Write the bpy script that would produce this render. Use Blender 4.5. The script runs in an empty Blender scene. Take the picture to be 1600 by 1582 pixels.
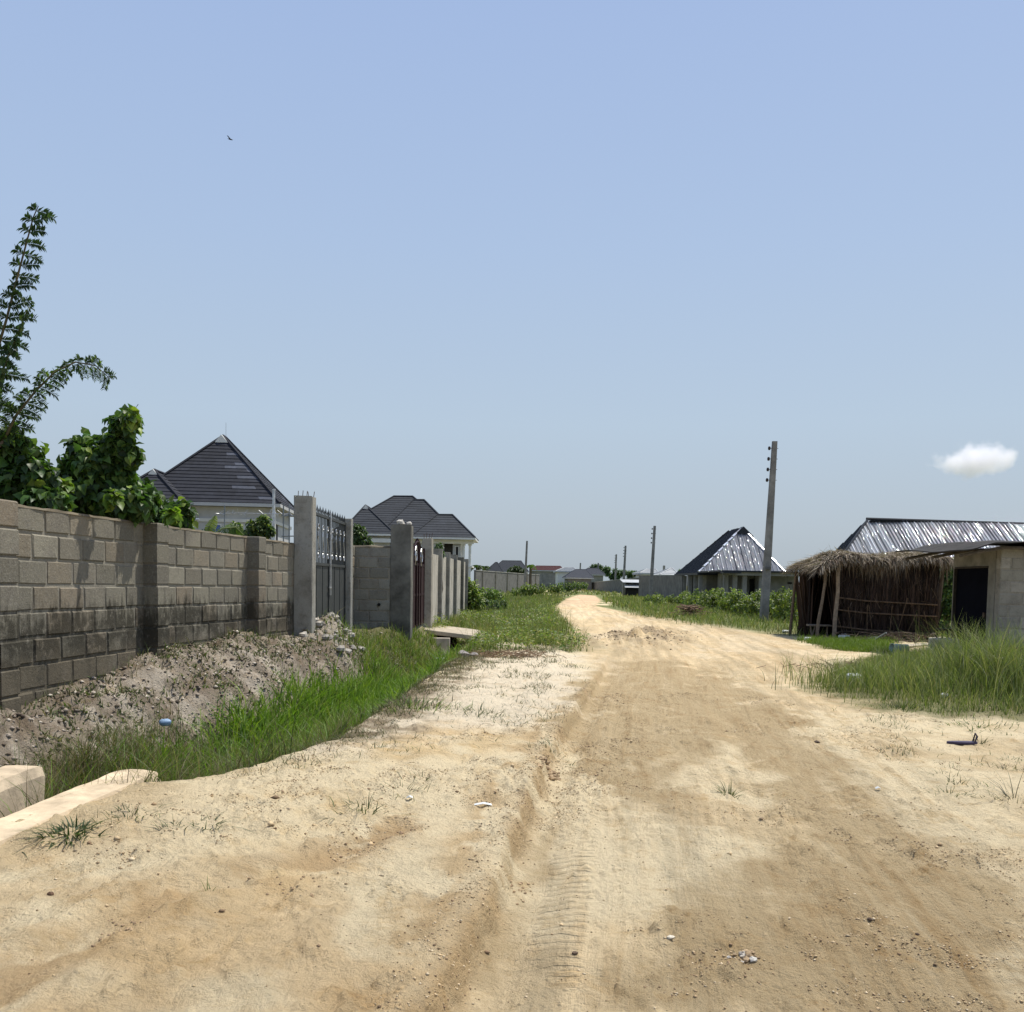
import bpy, math, random
import numpy as np
from mathutils import Vector, Matrix

random.seed(7)
RNG = np.random.default_rng(11)
scene = bpy.context.scene
COL = scene.collection
R = math.radians
PI = math.pi

# ------------------------------------------------------------------ camera
FPX, CX, PPY = 1500.0, 800.0, 1002.0          # focal length and principal point in photo pixels
PITCH, ROLL, CAMZ = R(3.5), R(1.0), 1.5
_f = Vector((0, math.cos(PITCH), -math.sin(PITCH)))
_r0 = Vector((1, 0, 0)); _u0 = _r0.cross(_f)
_r = _r0*math.cos(ROLL) + _u0*math.sin(ROLL)
_u = _u0*math.cos(ROLL) - _r0*math.sin(ROLL)
cam_d = bpy.data.cameras.new("camera"); cam = bpy.data.objects.new("camera", cam_d); COL.objects.link(cam)
cam.matrix_world = Matrix(((_r.x, _u.x, -_f.x, 0), (_r.y, _u.y, -_f.y, 0), (_r.z, _u.z, -_f.z, CAMZ), (0, 0, 0, 1)))
cam_d.sensor_width = 36; cam_d.lens = FPX/1600*36
cam_d.shift_y = (PPY-791)/1600
cam_d.clip_start = .05; cam_d.clip_end = 9000
scene.camera = cam

# ------------------------------------------------------------------ light
SUN_EL, SUN_AZ = R(66), R(50)                   # azimuth from +Y towards +X
w = bpy.data.worlds.new("World"); scene.world = w; w.use_nodes = True
nt = w.node_tree; nt.nodes.clear()
sky = nt.nodes.new('ShaderNodeTexSky'); sky.sky_type = 'NISHITA'; sky.sun_disc = False
sky.sun_elevation = SUN_EL; sky.sun_rotation = SUN_AZ
sky.air_density = 1.0; sky.dust_density = 2.5; sky.ozone_density = 1.6
# pale haze band low over the horizon, by the true elevation of the direction looked in
geo = nt.nodes.new('ShaderNodeTexCoord'); sep = nt.nodes.new('ShaderNodeSeparateXYZ')
nt.links.new(geo.outputs['Generated'], sep.inputs[0])
ramp = nt.nodes.new('ShaderNodeValToRGB')
nt.links.new(sep.outputs['Z'], ramp.inputs['Fac'])
els = ramp.color_ramp.elements
SKYS = [(0.0, (.44, .505, .56)), (.06, (.475, .555, .635)), (.16, (.485, .60, .73)), (.32, (.43, .56, .775)), (.55, (.36, .49, .775)), (1.0, (.30, .40, .70))]
els[0].position, els[0].color = SKYS[0][0], (*SKYS[0][1], 1)
els[1].position, els[1].color = SKYS[-1][0], (*SKYS[-1][1], 1)
for p, c in SKYS[1:-1]:
    e = els.new(p); e.color = (*c, 1)
sc_ = nt.nodes.new('ShaderNodeVectorMath'); sc_.operation = 'SCALE'; sc_.inputs['Scale'].default_value = 1/.12
nt.links.new(ramp.outputs['Color'], sc_.inputs[0])
mixs = nt.nodes.new('ShaderNodeMix'); mixs.data_type = 'RGBA'; mixs.inputs['Factor'].default_value = .9
nt.links.new(sky.outputs['Color'], mixs.inputs['A']); nt.links.new(sc_.outputs[0], mixs.inputs['B'])
bg = nt.nodes.new('ShaderNodeBackground'); bg.inputs['Strength'].default_value = .110
nt.links.new(mixs.outputs['Result'], bg.inputs['Color'])
wo = nt.nodes.new('ShaderNodeOutputWorld'); nt.links.new(bg.outputs[0], wo.inputs['Surface'])
sd = bpy.data.lights.new("sun", 'SUN'); sd.energy = 4.8; sd.angle = R(.6); sd.color = (1, .95, .85)
sun = bpy.data.objects.new("sun", sd); COL.objects.link(sun)
_sd = Vector((math.cos(SUN_EL)*math.sin(SUN_AZ), math.cos(SUN_EL)*math.cos(SUN_AZ), math.sin(SUN_EL)))
sun.rotation_euler = _sd.to_track_quat('Z', 'Y').to_euler()
sun.location = (0, 0, 30)
scene.view_settings.view_transform = 'Standard'; scene.view_settings.look = 'None'
scene.view_settings.exposure = .13; scene.view_settings.gamma = 1
scene.cycles.max_bounces = 12; scene.cycles.transparent_max_bounces = 12; scene.cycles.volume_step_rate = 1.0; scene.cycles.volume_bounces = 8

# ------------------------------------------------------------------ measuring helpers
def ray(px, py):
    return _f + _r*((px-CX)/FPX) + _u*((PPY-py)/FPX)
def U(px, py, d):
    """world point whose picture is (px, py) and whose distance ahead is d"""
    v = ray(px, py); k = d/v.y
    return Vector((v.x*k, d, CAMZ+v.z*k))
def G(px, py, z=0.0):
    v = ray(px, py); k = (z-CAMZ)/v.z
    return Vector((v.x*k, v.y*k, z))
def XY(px, py, z=0.0):
    g = G(px, py, z); return (g.x, g.y)

# ------------------------------------------------------------------ noise in numpy
def _h(i, j, s):
    v = np.sin(i*127.1 + j*311.7 + s*74.7)*43758.5453
    return v - np.floor(v)
def vn(x, y, s=0):
    xi, yi = np.floor(x), np.floor(y); fx, fy = x-xi, y-yi
    fx = fx*fx*(3-2*fx); fy = fy*fy*(3-2*fy)
    a = _h(xi, yi, s); b = _h(xi+1, yi, s); c = _h(xi, yi+1, s); d = _h(xi+1, yi+1, s)
    return (a*(1-fx)+b*fx)*(1-fy)+(c*(1-fx)+d*fx)*fy
def fbm(x, y, o=4, s=0, g=.5):
    t = np.zeros_like(x, dtype=float); a = 1.0; n = 0
    for k in range(o):
        t = t + a*vn(x*2**k*(1+.03*k)+17.3*k, y*2**k*(1+.03*k)-9.1*k, s+k); n += a; a *= g
    return t/n
def sm(a, b, x):
    t = np.clip((x-a)/(b-a), 0, 1); return t*t*(3-2*t)
def sdpoly(x, y, P):
    """signed distance, positive inside"""
    d = np.full_like(x, 1e9); ins = np.zeros(x.shape, bool); n = len(P)
    for i in range(n):
        ax, ay = P[i]; bx, by = P[(i+1) % n]
        ex, ey = bx-ax, by-ay
        t = np.clip(((x-ax)*ex+(y-ay)*ey)/(ex*ex+ey*ey+1e-12), 0, 1)
        d = np.minimum(d, (x-ax-ex*t)**2+(y-ay-ey*t)**2)
        if ay != by:
            c = ((ay > y) != (by > y)) & (x < (bx-ax)*(y-ay)/(by-ay)+ax); ins ^= c
    d = np.sqrt(d); return np.where(ins, d, -d)
def sdline(x, y, P):
    """distance to a polyline, signed side (right positive) of the nearest piece, and the run along it"""
    best = np.full_like(x, 1e18); side = np.zeros_like(x); run = np.zeros_like(x); acc = 0
    for (ax, ay), (bx, by) in zip(P[:-1], P[1:]):
        ex, ey = bx-ax, by-ay; L = math.hypot(ex, ey)
        t = np.clip(((x-ax)*ex+(y-ay)*ey)/(L*L), 0, 1)
        d = (x-ax-ex*t)**2+(y-ay-ey*t)**2; m = d < best
        best = np.where(m, d, best)
        side = np.where(m, ((x-ax)*ey-(y-ay)*ex)/L, side)
        run = np.where(m, acc+t*L, run); acc += L
    return np.sqrt(best)*np.sign(side), run

# ------------------------------------------------------------------ object helpers
def tag(o, label=None, cat=None, group=None, kind=None):
    if label: o['label'] = label
    if cat: o['category'] = cat
    if group: o['group'] = group
    if kind: o['kind'] = kind
    elif label: o['kind'] = 'thing'
    return o
def thing(name, label, cat, loc=(0, 0, 0), group=None, rz=0):
    o = bpy.data.objects.new(name, None); COL.objects.link(o); o.location = loc; o.rotation_euler = (0, 0, rz)
    o.empty_display_size = .2
    return tag(o, label, cat, group)
def link(name, me, parent=None, world=True):
    o = bpy.data.objects.new(name, me); COL.objects.link(o)
    if parent is not None:
        o.parent = parent
        if world:
            if parent.type == 'EMPTY':        # meshes are written in world coordinates; a mesh parent already stands at the origin of the world
                M = Matrix.Translation(parent.location) @ parent.rotation_euler.to_matrix().to_4x4()
                o.matrix_parent_inverse = M.inverted()
    return o
def mesh_np(name, V, F, mat, parent=None, col=None, smooth=False, attrs=None, world=True):
    V = np.asarray(V, dtype=np.float32).reshape(-1, 3)
    me = bpy.data.meshes.new(name)
    Fs = F if isinstance(F, list) else [F]
    Fs = [np.asarray(f, dtype=np.int32) for f in Fs if len(f)]
    nl = sum(f.size for f in Fs); nf = sum(len(f) for f in Fs)
    me.vertices.add(len(V)); me.loops.add(nl); me.polygons.add(nf)
    me.vertices.foreach_set('co', V.ravel())
    me.loops.foreach_set('vertex_index', np.concatenate([f.ravel() for f in Fs]))
    tot = np.concatenate([np.full(len(f), f.shape[1], np.int32) for f in Fs])
    st = np.concatenate([[0], np.cumsum(tot)[:-1]]).astype(np.int32)
    me.polygons.foreach_set('loop_start', st); me.polygons.foreach_set('loop_total', tot)
    if smooth: me.polygons.foreach_set('use_smooth', np.ones(nf, bool))
    me.update(calc_edges=True)
    if col is not None:
        a = me.color_attributes.new('Col', 'FLOAT_COLOR', 'POINT')
        c = np.ones((len(V), 4), np.float32); c[:, :3] = col
        a.data.foreach_set('color', c.ravel())
    for k, v in (attrs or {}).items():
        a = me.attributes.new(k, 'FLOAT', 'POINT'); a.data.foreach_set('value', np.asarray(v, np.float32))
    me.materials.append(mat)
    return link(name, me, parent, world)

class MB:
    """collects shapes and links them as one mesh"""
    def __init__(s): s.v = []; s.f = []; s.c = []; s.cur = (1, 1, 1)
    def add(s, vs, fs, c=None):
        n = len(s.v); s.v += [tuple(p) for p in vs]; s.f += [tuple(i+n for i in f) for f in fs]
        s.c += [c or s.cur]*len(vs); return s
    def hexa(s, b, t, c=None):
        """b, t: 4 bottom and 4 top corners, counter-clockwise from above"""
        return s.add(list(b)+list(t), [(3, 2, 1, 0), (4, 5, 6, 7), (0, 1, 5, 4), (1, 2, 6, 5), (2, 3, 7, 6), (3, 0, 4, 7)], c)
    def box(s, x0, x1, y0, y1, z0, z1, c=None):
        return s.hexa([(x0, y0, z0), (x1, y0, z0), (x1, y1, z0), (x0, y1, z0)], [(x0, y0, z1), (x1, y0, z1), (x1, y1, z1), (x0, y1, z1)], c)
    def tube(s, pts, r, n=6, c=None, cap=True):
        pts = [Vector(p) for p in pts]; rs = r if isinstance(r, (list, tuple)) else [r]*len(pts)
        base = len(s.v); up = Vector((0, 0, 1))
        for i, p in enumerate(pts):
            t = (pts[min(i+1, len(pts)-1)]-pts[max(i-1, 0)]).normalized()
            a = up if abs(t.z) < .9 else Vector((1, 0, 0))
            x = t.cross(a).normalized(); y = t.cross(x).normalized()
            for k in range(n):
                th = 2*PI*k/n; q = p+(x*math.cos(th)+y*math.sin(th))*rs[i]; s.v.append(tuple(q)); s.c.append(c or s.cur)
        for i in range(len(pts)-1):
            for k in range(n):
                a = base+i*n+k; b = base+i*n+(k+1) % n
                s.f.append((a, b, b+n, a+n))
        if cap:
            s.f.append(tuple(base+k for k in range(n))[::-1]); s.f.append(tuple(base+(len(pts)-1)*n+k for k in range(n)))
        return s
    def wallbox(s, p, q, th, z0, z1, c=None, z0q=None, z1q=None):
        """upright slab from p to q (xy), thickness to the left of p->q centred"""
        p = Vector((p[0], p[1], 0)); q = Vector((q[0], q[1], 0)); d = (q-p).normalized(); n = Vector((-d.y, d.x, 0))*th/2
        z0q = z0 if z0q is None else z0q; z1q = z1 if z1q is None else z1q
        Z = Vector((0, 0, 1))
        return s.hexa([p-n+Z*z0, q-n+Z*z0q, q+n+Z*z0q, p+n+Z*z0], [p-n+Z*z1, q-n+Z*z1q, q+n+Z*z1q, p+n+Z*z1], c)
    def build(s, name, mat, parent=None, smooth=False, bevel=0, world=True, jit=0):
        me = bpy.data.meshes.new(name)
        vs = s.v
        if jit:
            rr = random.Random(len(vs)); vs = [(x+rr.uniform(-jit, jit), y+rr.uniform(-jit, jit), z+rr.uniform(-jit, jit)) for x, y, z in vs]
        me.from_pydata(vs, [], s.f); me.update()
        a = me.color_attributes.new('Col', 'FLOAT_COLOR', 'POINT')
        a.data.foreach_set('color', np.array([(*c, 1) for c in s.c], np.float32).ravel())
        if smooth: me.polygons.foreach_set('use_smooth', np.ones(len(me.polygons), bool))
        me.materials.append(mat)
        o = link(name, me, parent, world)
        if bevel:
            m = o.modifiers.new('bevel', 'BEVEL'); m.width = bevel; m.segments = 2; m.limit_method = 'ANGLE'
        return o

# ------------------------------------------------------------------ materials
def newmat(name):
    m = bpy.data.materials.new(name); m.use_nodes = True; n = m.node_tree; n.nodes.clear()
    out = n.nodes.new('ShaderNodeOutputMaterial'); b = n.nodes.new('ShaderNodeBsdfPrincipled')
    n.links.new(b.outputs[0], out.inputs['Surface']); b.inputs['Specular IOR Level'].default_value = .25
    return m, n, b, out
def node(n, t, **kw):
    x = n.nodes.new(t)
    for k, v in kw.items():
        if k in x.inputs: x.inputs[k].default_value = v
        else: setattr(x, k, v)
    return x
def noise(n, scale, detail=5, rough=.55, vec=None, dist=0):
    x = node(n, 'ShaderNodeTexNoise', Scale=scale, Detail=detail, Roughness=rough, Distortion=dist)
    if vec is not None: n.links.new(vec, x.inputs['Vector'])
    return x.outputs['Fac']
def mapr(n, v, a, b, c=0, d=1):
    x = node(n, 'ShaderNodeMapRange'); x.inputs['From Min'].default_value = a; x.inputs['From Max'].default_value = b
    x.inputs['To Min'].default_value = c; x.inputs['To Max'].default_value = d; n.links.new(v, x.inputs['Value']); return x.outputs['Result']
def mathn(n, op, a, b=None):
    x = node(n, 'ShaderNodeMath', operation=op)
    for i, v in enumerate((a, b)):
        if v is None: continue
        if isinstance(v, (int, float)): x.inputs[i].default_value = v
        else: n.links.new(v, x.inputs[i])
    return x.outputs[0]
def mixc(n, f, a, b, blend='MIX'):
    x = node(n, 'ShaderNodeMix', data_type='RGBA', blend_type=blend)
    for k, v in (('Factor', f), ('A', a), ('B', b)):
        i = [q for q in x.inputs if q.name == k and q.enabled][0] if k == 'Factor' else [q for q in x.inputs if q.name == k and q.type == 'RGBA'][0]
        if isinstance(v, (int, float)): i.default_value = v
        elif isinstance(v, tuple): i.default_value = (*v, 1)
        else: n.links.new(v, i)
    return [q for q in x.outputs if q.type == 'RGBA'][0]
def bump(n, b, h, strength=.5, dist=.02):
    x = node(n, 'ShaderNodeBump', Strength=strength, Distance=dist); n.links.new(h, x.inputs['Height'])
    n.links.new(x.outputs[0], b.inputs['Normal']); return x
def objco(n): return node(n, 'ShaderNodeTexCoord').outputs['Object']
def vcol(n): return node(n, 'ShaderNodeVertexColor', layer_name='Col').outputs['Color']

def m_plain(name, c, rough=.7, metal=0, nscale=6, var=.25, bumpd=.004, vc=False, spec=.25, bscale=None):
    m, n, b, o = newmat(name); co = objco(n)
    f = mapr(n, noise(n, nscale, 6, .6, co), .3, .7, 1-var, 1+var)
    base = mixc(n, 1.0, vcol(n), c, 'MULTIPLY') if vc else c
    sc = node(n, 'ShaderNodeVectorMath', operation='SCALE')
    if isinstance(base, tuple): sc.inputs[0].default_value = base
    else: n.links.new(base, sc.inputs[0])
    n.links.new(f, sc.inputs['Scale']); n.links.new(sc.outputs[0], b.inputs['Base Color'])
    b.inputs['Roughness'].default_value = rough; b.inputs['Metallic'].default_value = metal
    b.inputs['Specular IOR Level'].default_value = spec
    if bumpd: bump(n, b, noise(n, bscale or nscale*5, 6, .65, co), .7, bumpd)
    return m
def m_metal(name, base, gl, rough, stretch, bd, sc=3.0, mixf=.3):
    """crinkled sheet: grey sheen with sharp glints where a facet catches the sun"""
    m, n, b, o = newmat(name); co = objco(n)
    mp = node(n, 'ShaderNodeMapping'); mp.inputs['Scale'].default_value = stretch; n.links.new(co, mp.inputs[0])
    t = mapr(n, noise(n, 1.2, 6, .65, mp.outputs[0]), .3, .7, .55, 1.4)
    s = node(n, 'ShaderNodeVectorMath', operation='SCALE'); n.links.new(mixc(n, 1.0, vcol(n), base, 'MULTIPLY'), s.inputs[0]); n.links.new(t, s.inputs['Scale'])
    d = node(n, 'ShaderNodeBsdfDiffuse'); n.links.new(s.outputs[0], d.inputs['Color'])
    g = node(n, 'ShaderNodeBsdfAnisotropic', distribution='BECKMANN'); g.inputs['Roughness'].default_value = rough; g.inputs['Color'].default_value = (*gl, 1)
    bp_ = node(n, 'ShaderNodeBump', Strength=1.0, Distance=bd); n.links.new(noise(n, sc, 3, .55, mp.outputs[0]), bp_.inputs['Height']); n.links.new(bp_.outputs[0], g.inputs['Normal'])
    mx = node(n, 'ShaderNodeMixShader'); mx.inputs[0].default_value = mixf; n.links.new(d.outputs[0], mx.inputs[1]); n.links.new(g.outputs[0], mx.inputs[2]); n.links.new(mx.outputs[0], o.inputs['Surface'])
    return m
def m_leaf(name, tint=(1, 1, 1), trans=.35, rough=.45):
    m, n, b, o = newmat(name)
    c = mixc(n, 1.0, vcol(n), tint, 'MULTIPLY')
    n.links.new(c, b.inputs['Base Color']); b.inputs['Roughness'].default_value = rough
    b.inputs['Specular IOR Level'].default_value = .35
    t = node(n, 'ShaderNodeBsdfTranslucent'); ct = mixc(n, 1.0, c, (1.1, 1.25, .5), 'MULTIPLY')
    n.links.new(ct, t.inputs['Color'])
    mx = node(n, 'ShaderNodeMixShader'); mx.inputs[0].default_value = trans
    n.links.new(b.outputs[0], mx.inputs[1]); n.links.new(t.outputs[0], mx.inputs[2]); n.links.new(mx.outputs[0], o.inputs['Surface'])
    return m
def m_block(name, stain=True, zlo=.7, zhi=1.35):
    """sandcrete: colour per block from the mesh, blotches, and black mould that runs up from the damp foot"""
    m, n, b, o = newmat(name); co = objco(n)
    sp = node(n, 'ShaderNodeSeparateXYZ'); n.links.new(co, sp.inputs[0])
    c = vcol(n)
    c = mixc(n, mapr(n, noise(n, 3.2, 7, .65, co), .48, .75), c, (.17, .155, .13))
    c = mixc(n, mapr(n, noise(n, 45, 4, .7, co), .5, .8, 0, .55), c, (.40, .38, .33))
    c = mixc(n, mapr(n, noise(n, 14, 5, .7, co), .55, .75, 0, .6), c, (.10, .09, .075))
    if stain:
        mp = node(n, 'ShaderNodeMapping'); mp.inputs['Scale'].default_value = (5, 5, .9); n.links.new(co, mp.inputs[0])
        streak = noise(n, 2.6, 7, .7, mp.outputs[0]); big = noise(n, .9, 3, .5, co)
        hi = mathn(n, 'ADD', mathn(n, 'MULTIPLY', streak, .9), mathn(n, 'MULTIPLY', big, .55))
        lvl = mathn(n, 'SUBTRACT', mathn(n, 'ADD', hi, zlo-.45), sp.outputs['Z'])
        f = mapr(n, lvl, -.02, .16)
        f = mathn(n, 'MULTIPLY', f, mapr(n, noise(n, 9, 6, .75, co), .30, .46))
        low = mapr(n, mathn(n, 'ADD', sp.outputs['Z'], mathn(n, 'MULTIPLY', streak, .25)), zlo-.20, zlo+.0, 1, 0)      # earth splashed on the foot
        f = mathn(n, 'MULTIPLY', f, mapr(n, noise(n, 2.1, 6, .7, co), .36, .50, .25, 1))
        c = mixc(n, mathn(n, 'MULTIPLY', f, .82), c, (.034, .031, .023))
        c = mixc(n, mathn(n, 'MULTIPLY', mathn(n, 'MULTIPLY', low, mapr(n, noise(n, 4, 5, .6, co), .25, .5)), .85), c, (.14, .12, .088))
    n.links.new(c, b.inputs['Base Color']); b.inputs['Roughness'].default_value = .93; b.inputs['Specular IOR Level'].default_value = .1
    h = mathn(n, 'ADD', noise(n, 30, 8, .75, co), mathn(n, 'MULTIPLY', noise(n, 160, 3, .6, co), .3))
    bump(n, b, h, .9, .012)
    return m
# ------------------------------------------------------------------ the lie of the land
WY = [-5, 4, 8.15, 11.15, 14.0, 15.9, 20, 22.2, 24, 26, 39, 60, 4000]
WX = [-5.1, -4.75, -4.45, -4.22, -3.82, -3.52, -3.40, -2.9, -2.5, -2.35, -2.05, -2.0, -2.0]
LY = [-5, 5.2, 6.0, 6.16, 6.68, 7.87, 10.2, 13.8, 19.5, 24.3, 30, 60, 4000]
LX = [-3.15, -2.76, -2.70, -2.27, -1.80, -1.47, -1.34, -1.10, -.80, -.8, -.75, -.7, -.7]
BY = [-5, 7, 8.2, 10, 11.1, 13.6, 15.8, 20, 23, 26, 30, 40, 60, 4000]
BZ = [.2, .27, .34, .42, .50, .54, .50, .42, .36, .28, .2, .1, 0, 0]
RUT = [(-.75, 1.0), XY(712, 1582), XY(790, 1400), XY(830, 1290), XY(850, 1240), XY(880, 1165), XY(930, 1080), XY(955, 1030), XY(952, 990), XY(930, 960), XY(915, 945)]
T_A = [XY(-40, 1640), XY(90, 1550), XY(200, 1475), XY(340, 1430), XY(480, 1395), XY(620, 1330)]
def hfun(x, y, micro=True):
    x = np.asarray(x, float); y = np.asarray(y, float)
    wob = (fbm(x*.9, y*.9, 3, 3)-.5)*.35*sm(6.5, 9, y)
    wx = np.interp(y, WY, WX); lx = np.interp(y, LY, LX)+wob*.8; bz = np.interp(y, BY, BZ)
    s = lx-x; W = lx-wx
    dd = .74*(1-sm(22, 34, y))
    near = sm(6.3, 5.9, y)
    z = -dd*(sm(0, .5, s)*(1-near)+near*sm(.05, .3, s))
    z = z+(bz+dd)*(.55*sm(.40*W, .74*W, s+wob)+.45*sm(.60*W, 1.0*W+.12*near, s+wob))
    z = z-(.12*sm(W+.2, W+1.5, s))*(y < 40)
    # spoil heap: lumpy crest
    bank = sm(.38*W, .7*W, s)*sm(1.15*W, .9*W, s)*(1-sm(18, 27, y))
    z = z+bank*((fbm(x*1.6, y*1.3, 4, 9)-.5)*.30+(fbm(x*5, y*5, 4, 19)-.5)*.22+np.abs(fbm(x*11, y*9, 3, 29)-.5)*.12)
    z = z+bank*.16*np.exp(-((y-12.6)/2.2)**2)
    # heap in front of the gate
    z = z+.24*np.exp(-(((x+3.05)/.42)**2+((y-16.6)/.75)**2))*(1+.5*(fbm(x*5, y*5, 3, 5)-.5))
    # verge slightly above the driven road, scarp on the rut line
    d, run = sdline(x, y, RUT)
    e = d+(fbm(x*3, y*3, 3, 33)-.5)*.10
    verge = sm(.02, -.06, e)*(1-sm(14, 24, y))
    z = z+verge*(.105+.05*sm(0, -1.2, d))*sm(-4, -2.5, x*1.0)
    z = z+.035*np.exp(-((d+.10)/.09)**2)*(1-sm(9, 14, y))*(fbm(x*9, y*4, 3, 41)+.2)
    z = z-.028*np.exp(-((d-.13)/.10)**2)*(1-sm(12, 20, y))
    for off, wd, dp in ((.38, .08, .014), (1.55, .14, .03), (1.95, .16, .022), (2.7, .2, .02), (-.75, .12, .022), (-1.0, .10, .018)):
        z = z-dp*np.exp(-((d-off-.12*np.sin(run*.7+off*5))/wd)**2)*(1-sm(30, 60, y))
    dA, rA = sdline(x, y, T_A)
    ea = dA+(fbm(x*4, y*4, 3, 38)-.5)*.12
    z = z-.030*np.exp(-(ea/.10)**2)+.022*np.exp(-((np.abs(ea)-.17)/.05)**2)*(fbm(x*10, y*10, 3, 39)+.1)
    # right-hand verge a touch higher
    z = z+.10*sm(4.2, 6.5, x-.02*y)*(1-sm(60, 120, y))
    z = z+.06*sm(8, 9.5, x)*sm(24, 20, y)
    if micro:
        far = 1-sm(30, 90, y)
        open_ = sm(.2, -.3, s)
        z = z+far*((fbm(x*.7, y*.7, 4, 1)-.5)*.09+(fbm(x*3.1, y*3.1, 4, 2)-.5)*.040+(fbm(x*11, y*11, 3, 4)-.5)*.013*(1-sm(12, 25, y)))
        # trampled, broken patches: crumbly ridges
        br = sm(.54, .68, fbm(x*1.1+3, y*.8, 4, 55))*open_*(1-sm(14, 26, y))
        z = z+br*(np.abs(fbm(x*8, y*5, 4, 60)-.5)*.12)
        z = z+(1-sm(9, 16, y))*open_*np.maximum(0, fbm(x*14, y*9, 3, 62)-.55)*.11*sm(.40, .58, fbm(x*1.7, y*1.2, 3, 63))
        # churned mud further up the road
        mud = np.exp(-(((x-3.6-(y-27)*.25)/1.0)**2+((y-27)/3.2)**2))
        z = z+mud*(.06+.85*np.abs(fbm(x*3.3, y*1.6, 5, 71)-.5))
        mud2 = sm(24, 30, y)*sm(62, 48, y)*sm(.2, .8, d)*sm(5, 3.5, d)
        z = z+mud2*(np.abs(fbm(x*1.8, y*.6, 3, 72)-.5)*.16)
    return z
def hz(x, y): return float(hfun(np.array([x]), np.array([y]))[0])
def GH(px, py):
    z = .05
    for _ in range(6): g = G(px, py, z); z = .5*z+.5*hz(g.x, g.y)
    return G(px, py, z)

# polar sheet: fine where the photograph looks closely, coarse elsewhere, reaching the horizon all round
AP = (0.0, -1.0)
rs = [.3]
while rs[-1] < 3.6: rs.append(rs[-1]*1.10)
while rs[-1] < 14: rs.append(rs[-1]*1.0042)
while rs[-1] < 45: rs.append(rs[-1]*1.0065)
while rs[-1] < 140: rs.append(rs[-1]*1.018)
while rs[-1] < 5000: rs.append(rs[-1]*1.12)
rs = np.array(rs)
th = np.concatenate([np.linspace(-33, 33, 660), np.linspace(34, 326, 74)])
th = R(1)*th; nT = len(th); nR = len(rs)
TH, RR = np.meshgrid(th, rs)
GX = AP[0]+RR*np.sin(TH); GY = AP[1]+RR*np.cos(TH)
gx = GX.ravel(); gy = GY.ravel(); gz = hfun(gx, gy)
gx = np.append(gx, AP[0]); gy = np.append(gy, AP[1]); gz = np.append(gz, hfun(np.array([AP[0]]), np.array([AP[1]])))
i, j = np.meshgrid(np.arange(nR-1), np.arange(nT), indexing='ij')
jn = (j+1) % nT
F4 = np.stack([i*nT+j, (i+1)*nT+j, (i+1)*nT+jn, i*nT+jn], -1).reshape(-1, 4)[:, ::-1]
k = np.arange(nT); F3 = np.stack([np.full(nT, nR*nT), (k+1) % nT, k], -1)[:, ::-1]

# zones, from places measured in the picture
def ZP(pts, z=0.0): return [XY(px, py, z) for px, py in pts]
Z_ROAD = ZP([(700, 1582), (790, 1400), (850, 1240), (880, 1165), (930, 1080), (925, 1040), (900, 1005), (880, 975), (862, 950), (885, 936), (905, 929.5), (930, 931), (940, 940), (930, 947), (1000, 962), (1100, 980), (1225, 1003), (1290, 1030), (1290, 1085), (1420, 1150), (1600, 1330), (1900, 1582), (1900, 2300), (300, 2300)])
Z_DAMP1 = ZP([(905, 1075), (960, 1035), (1060, 1030), (1170, 1075), (1260, 1130), (1330, 1250), (1440, 1330), (1560, 1450), (1400, 1470), (1290, 1350), (1190, 1230), (1130, 1160), (1090, 1200), (1060, 1260), (985, 1255), (915, 1205), (880, 1160)])
Z_DAMP2 = ZP([(880, 1600), (960, 1500), (990, 1450), (1100, 1370), (1190, 1320), (1330, 1270), (1480, 1330), (1640, 1400), (1640, 1640)])
Z_DAMP3 = ZP([(725, 1540), (800, 1400), (850, 1280), (880, 1290), (860, 1400), (830, 1480), (790, 1582)])
Z_TRACK = ZP([(1150, 1080), (1230, 1100), (1330, 1180), (1450, 1300), (1600, 1440), (1600, 1560), (1420, 1420), (1290, 1290), (1180, 1180)])
Z_ORANGE = [ZP([(560, 1190), (700, 1150), (800, 1165), (760, 1200), (640, 1220)]), ZP([(330, 1400), (430, 1370), (520, 1380), (480, 1450), (300, 1480)]), ZP([(120, 1582), (180, 1480), (330, 1440), (400, 1500), (250, 1582)]), ZP([(400, 1290), (520, 1280), (560, 1320), (470, 1350)])]
Z_WHITE = ZP([(480, 1200), (620, 1100), (760, 1030), (880, 1010), (900, 1040), (920, 1080), (870, 1150), (700, 1170), (560, 1210)])
Z_GR_R = ZP([(1262, 1078), (1290, 1050), (1400, 1030), (1640, 1015), (1900, 1050), (1900, 1200), (1640, 1140), (1480, 1128), (1380, 1110), (1320, 1090)])
Z_GR_R2 = ZP([(1250, 1006), (1385, 1006), (1390, 1032), (1300, 1022)])
Z_GR_M = ZP([(745, 1032), (700, 1003), (600, 985), (690, 950), (720, 932), (860, 931), (880, 936), (860, 950), (880, 975), (900, 1003), (905, 1022), (850, 1012), (800, 1020)])
Z_GR_V = ZP([(945, 938), (975, 930), (1060, 928), (1300, 935), (1600, 970), (1600, 1000), (1480, 1008), (1240, 1000), (1100, 982), (1000, 964)])
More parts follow.
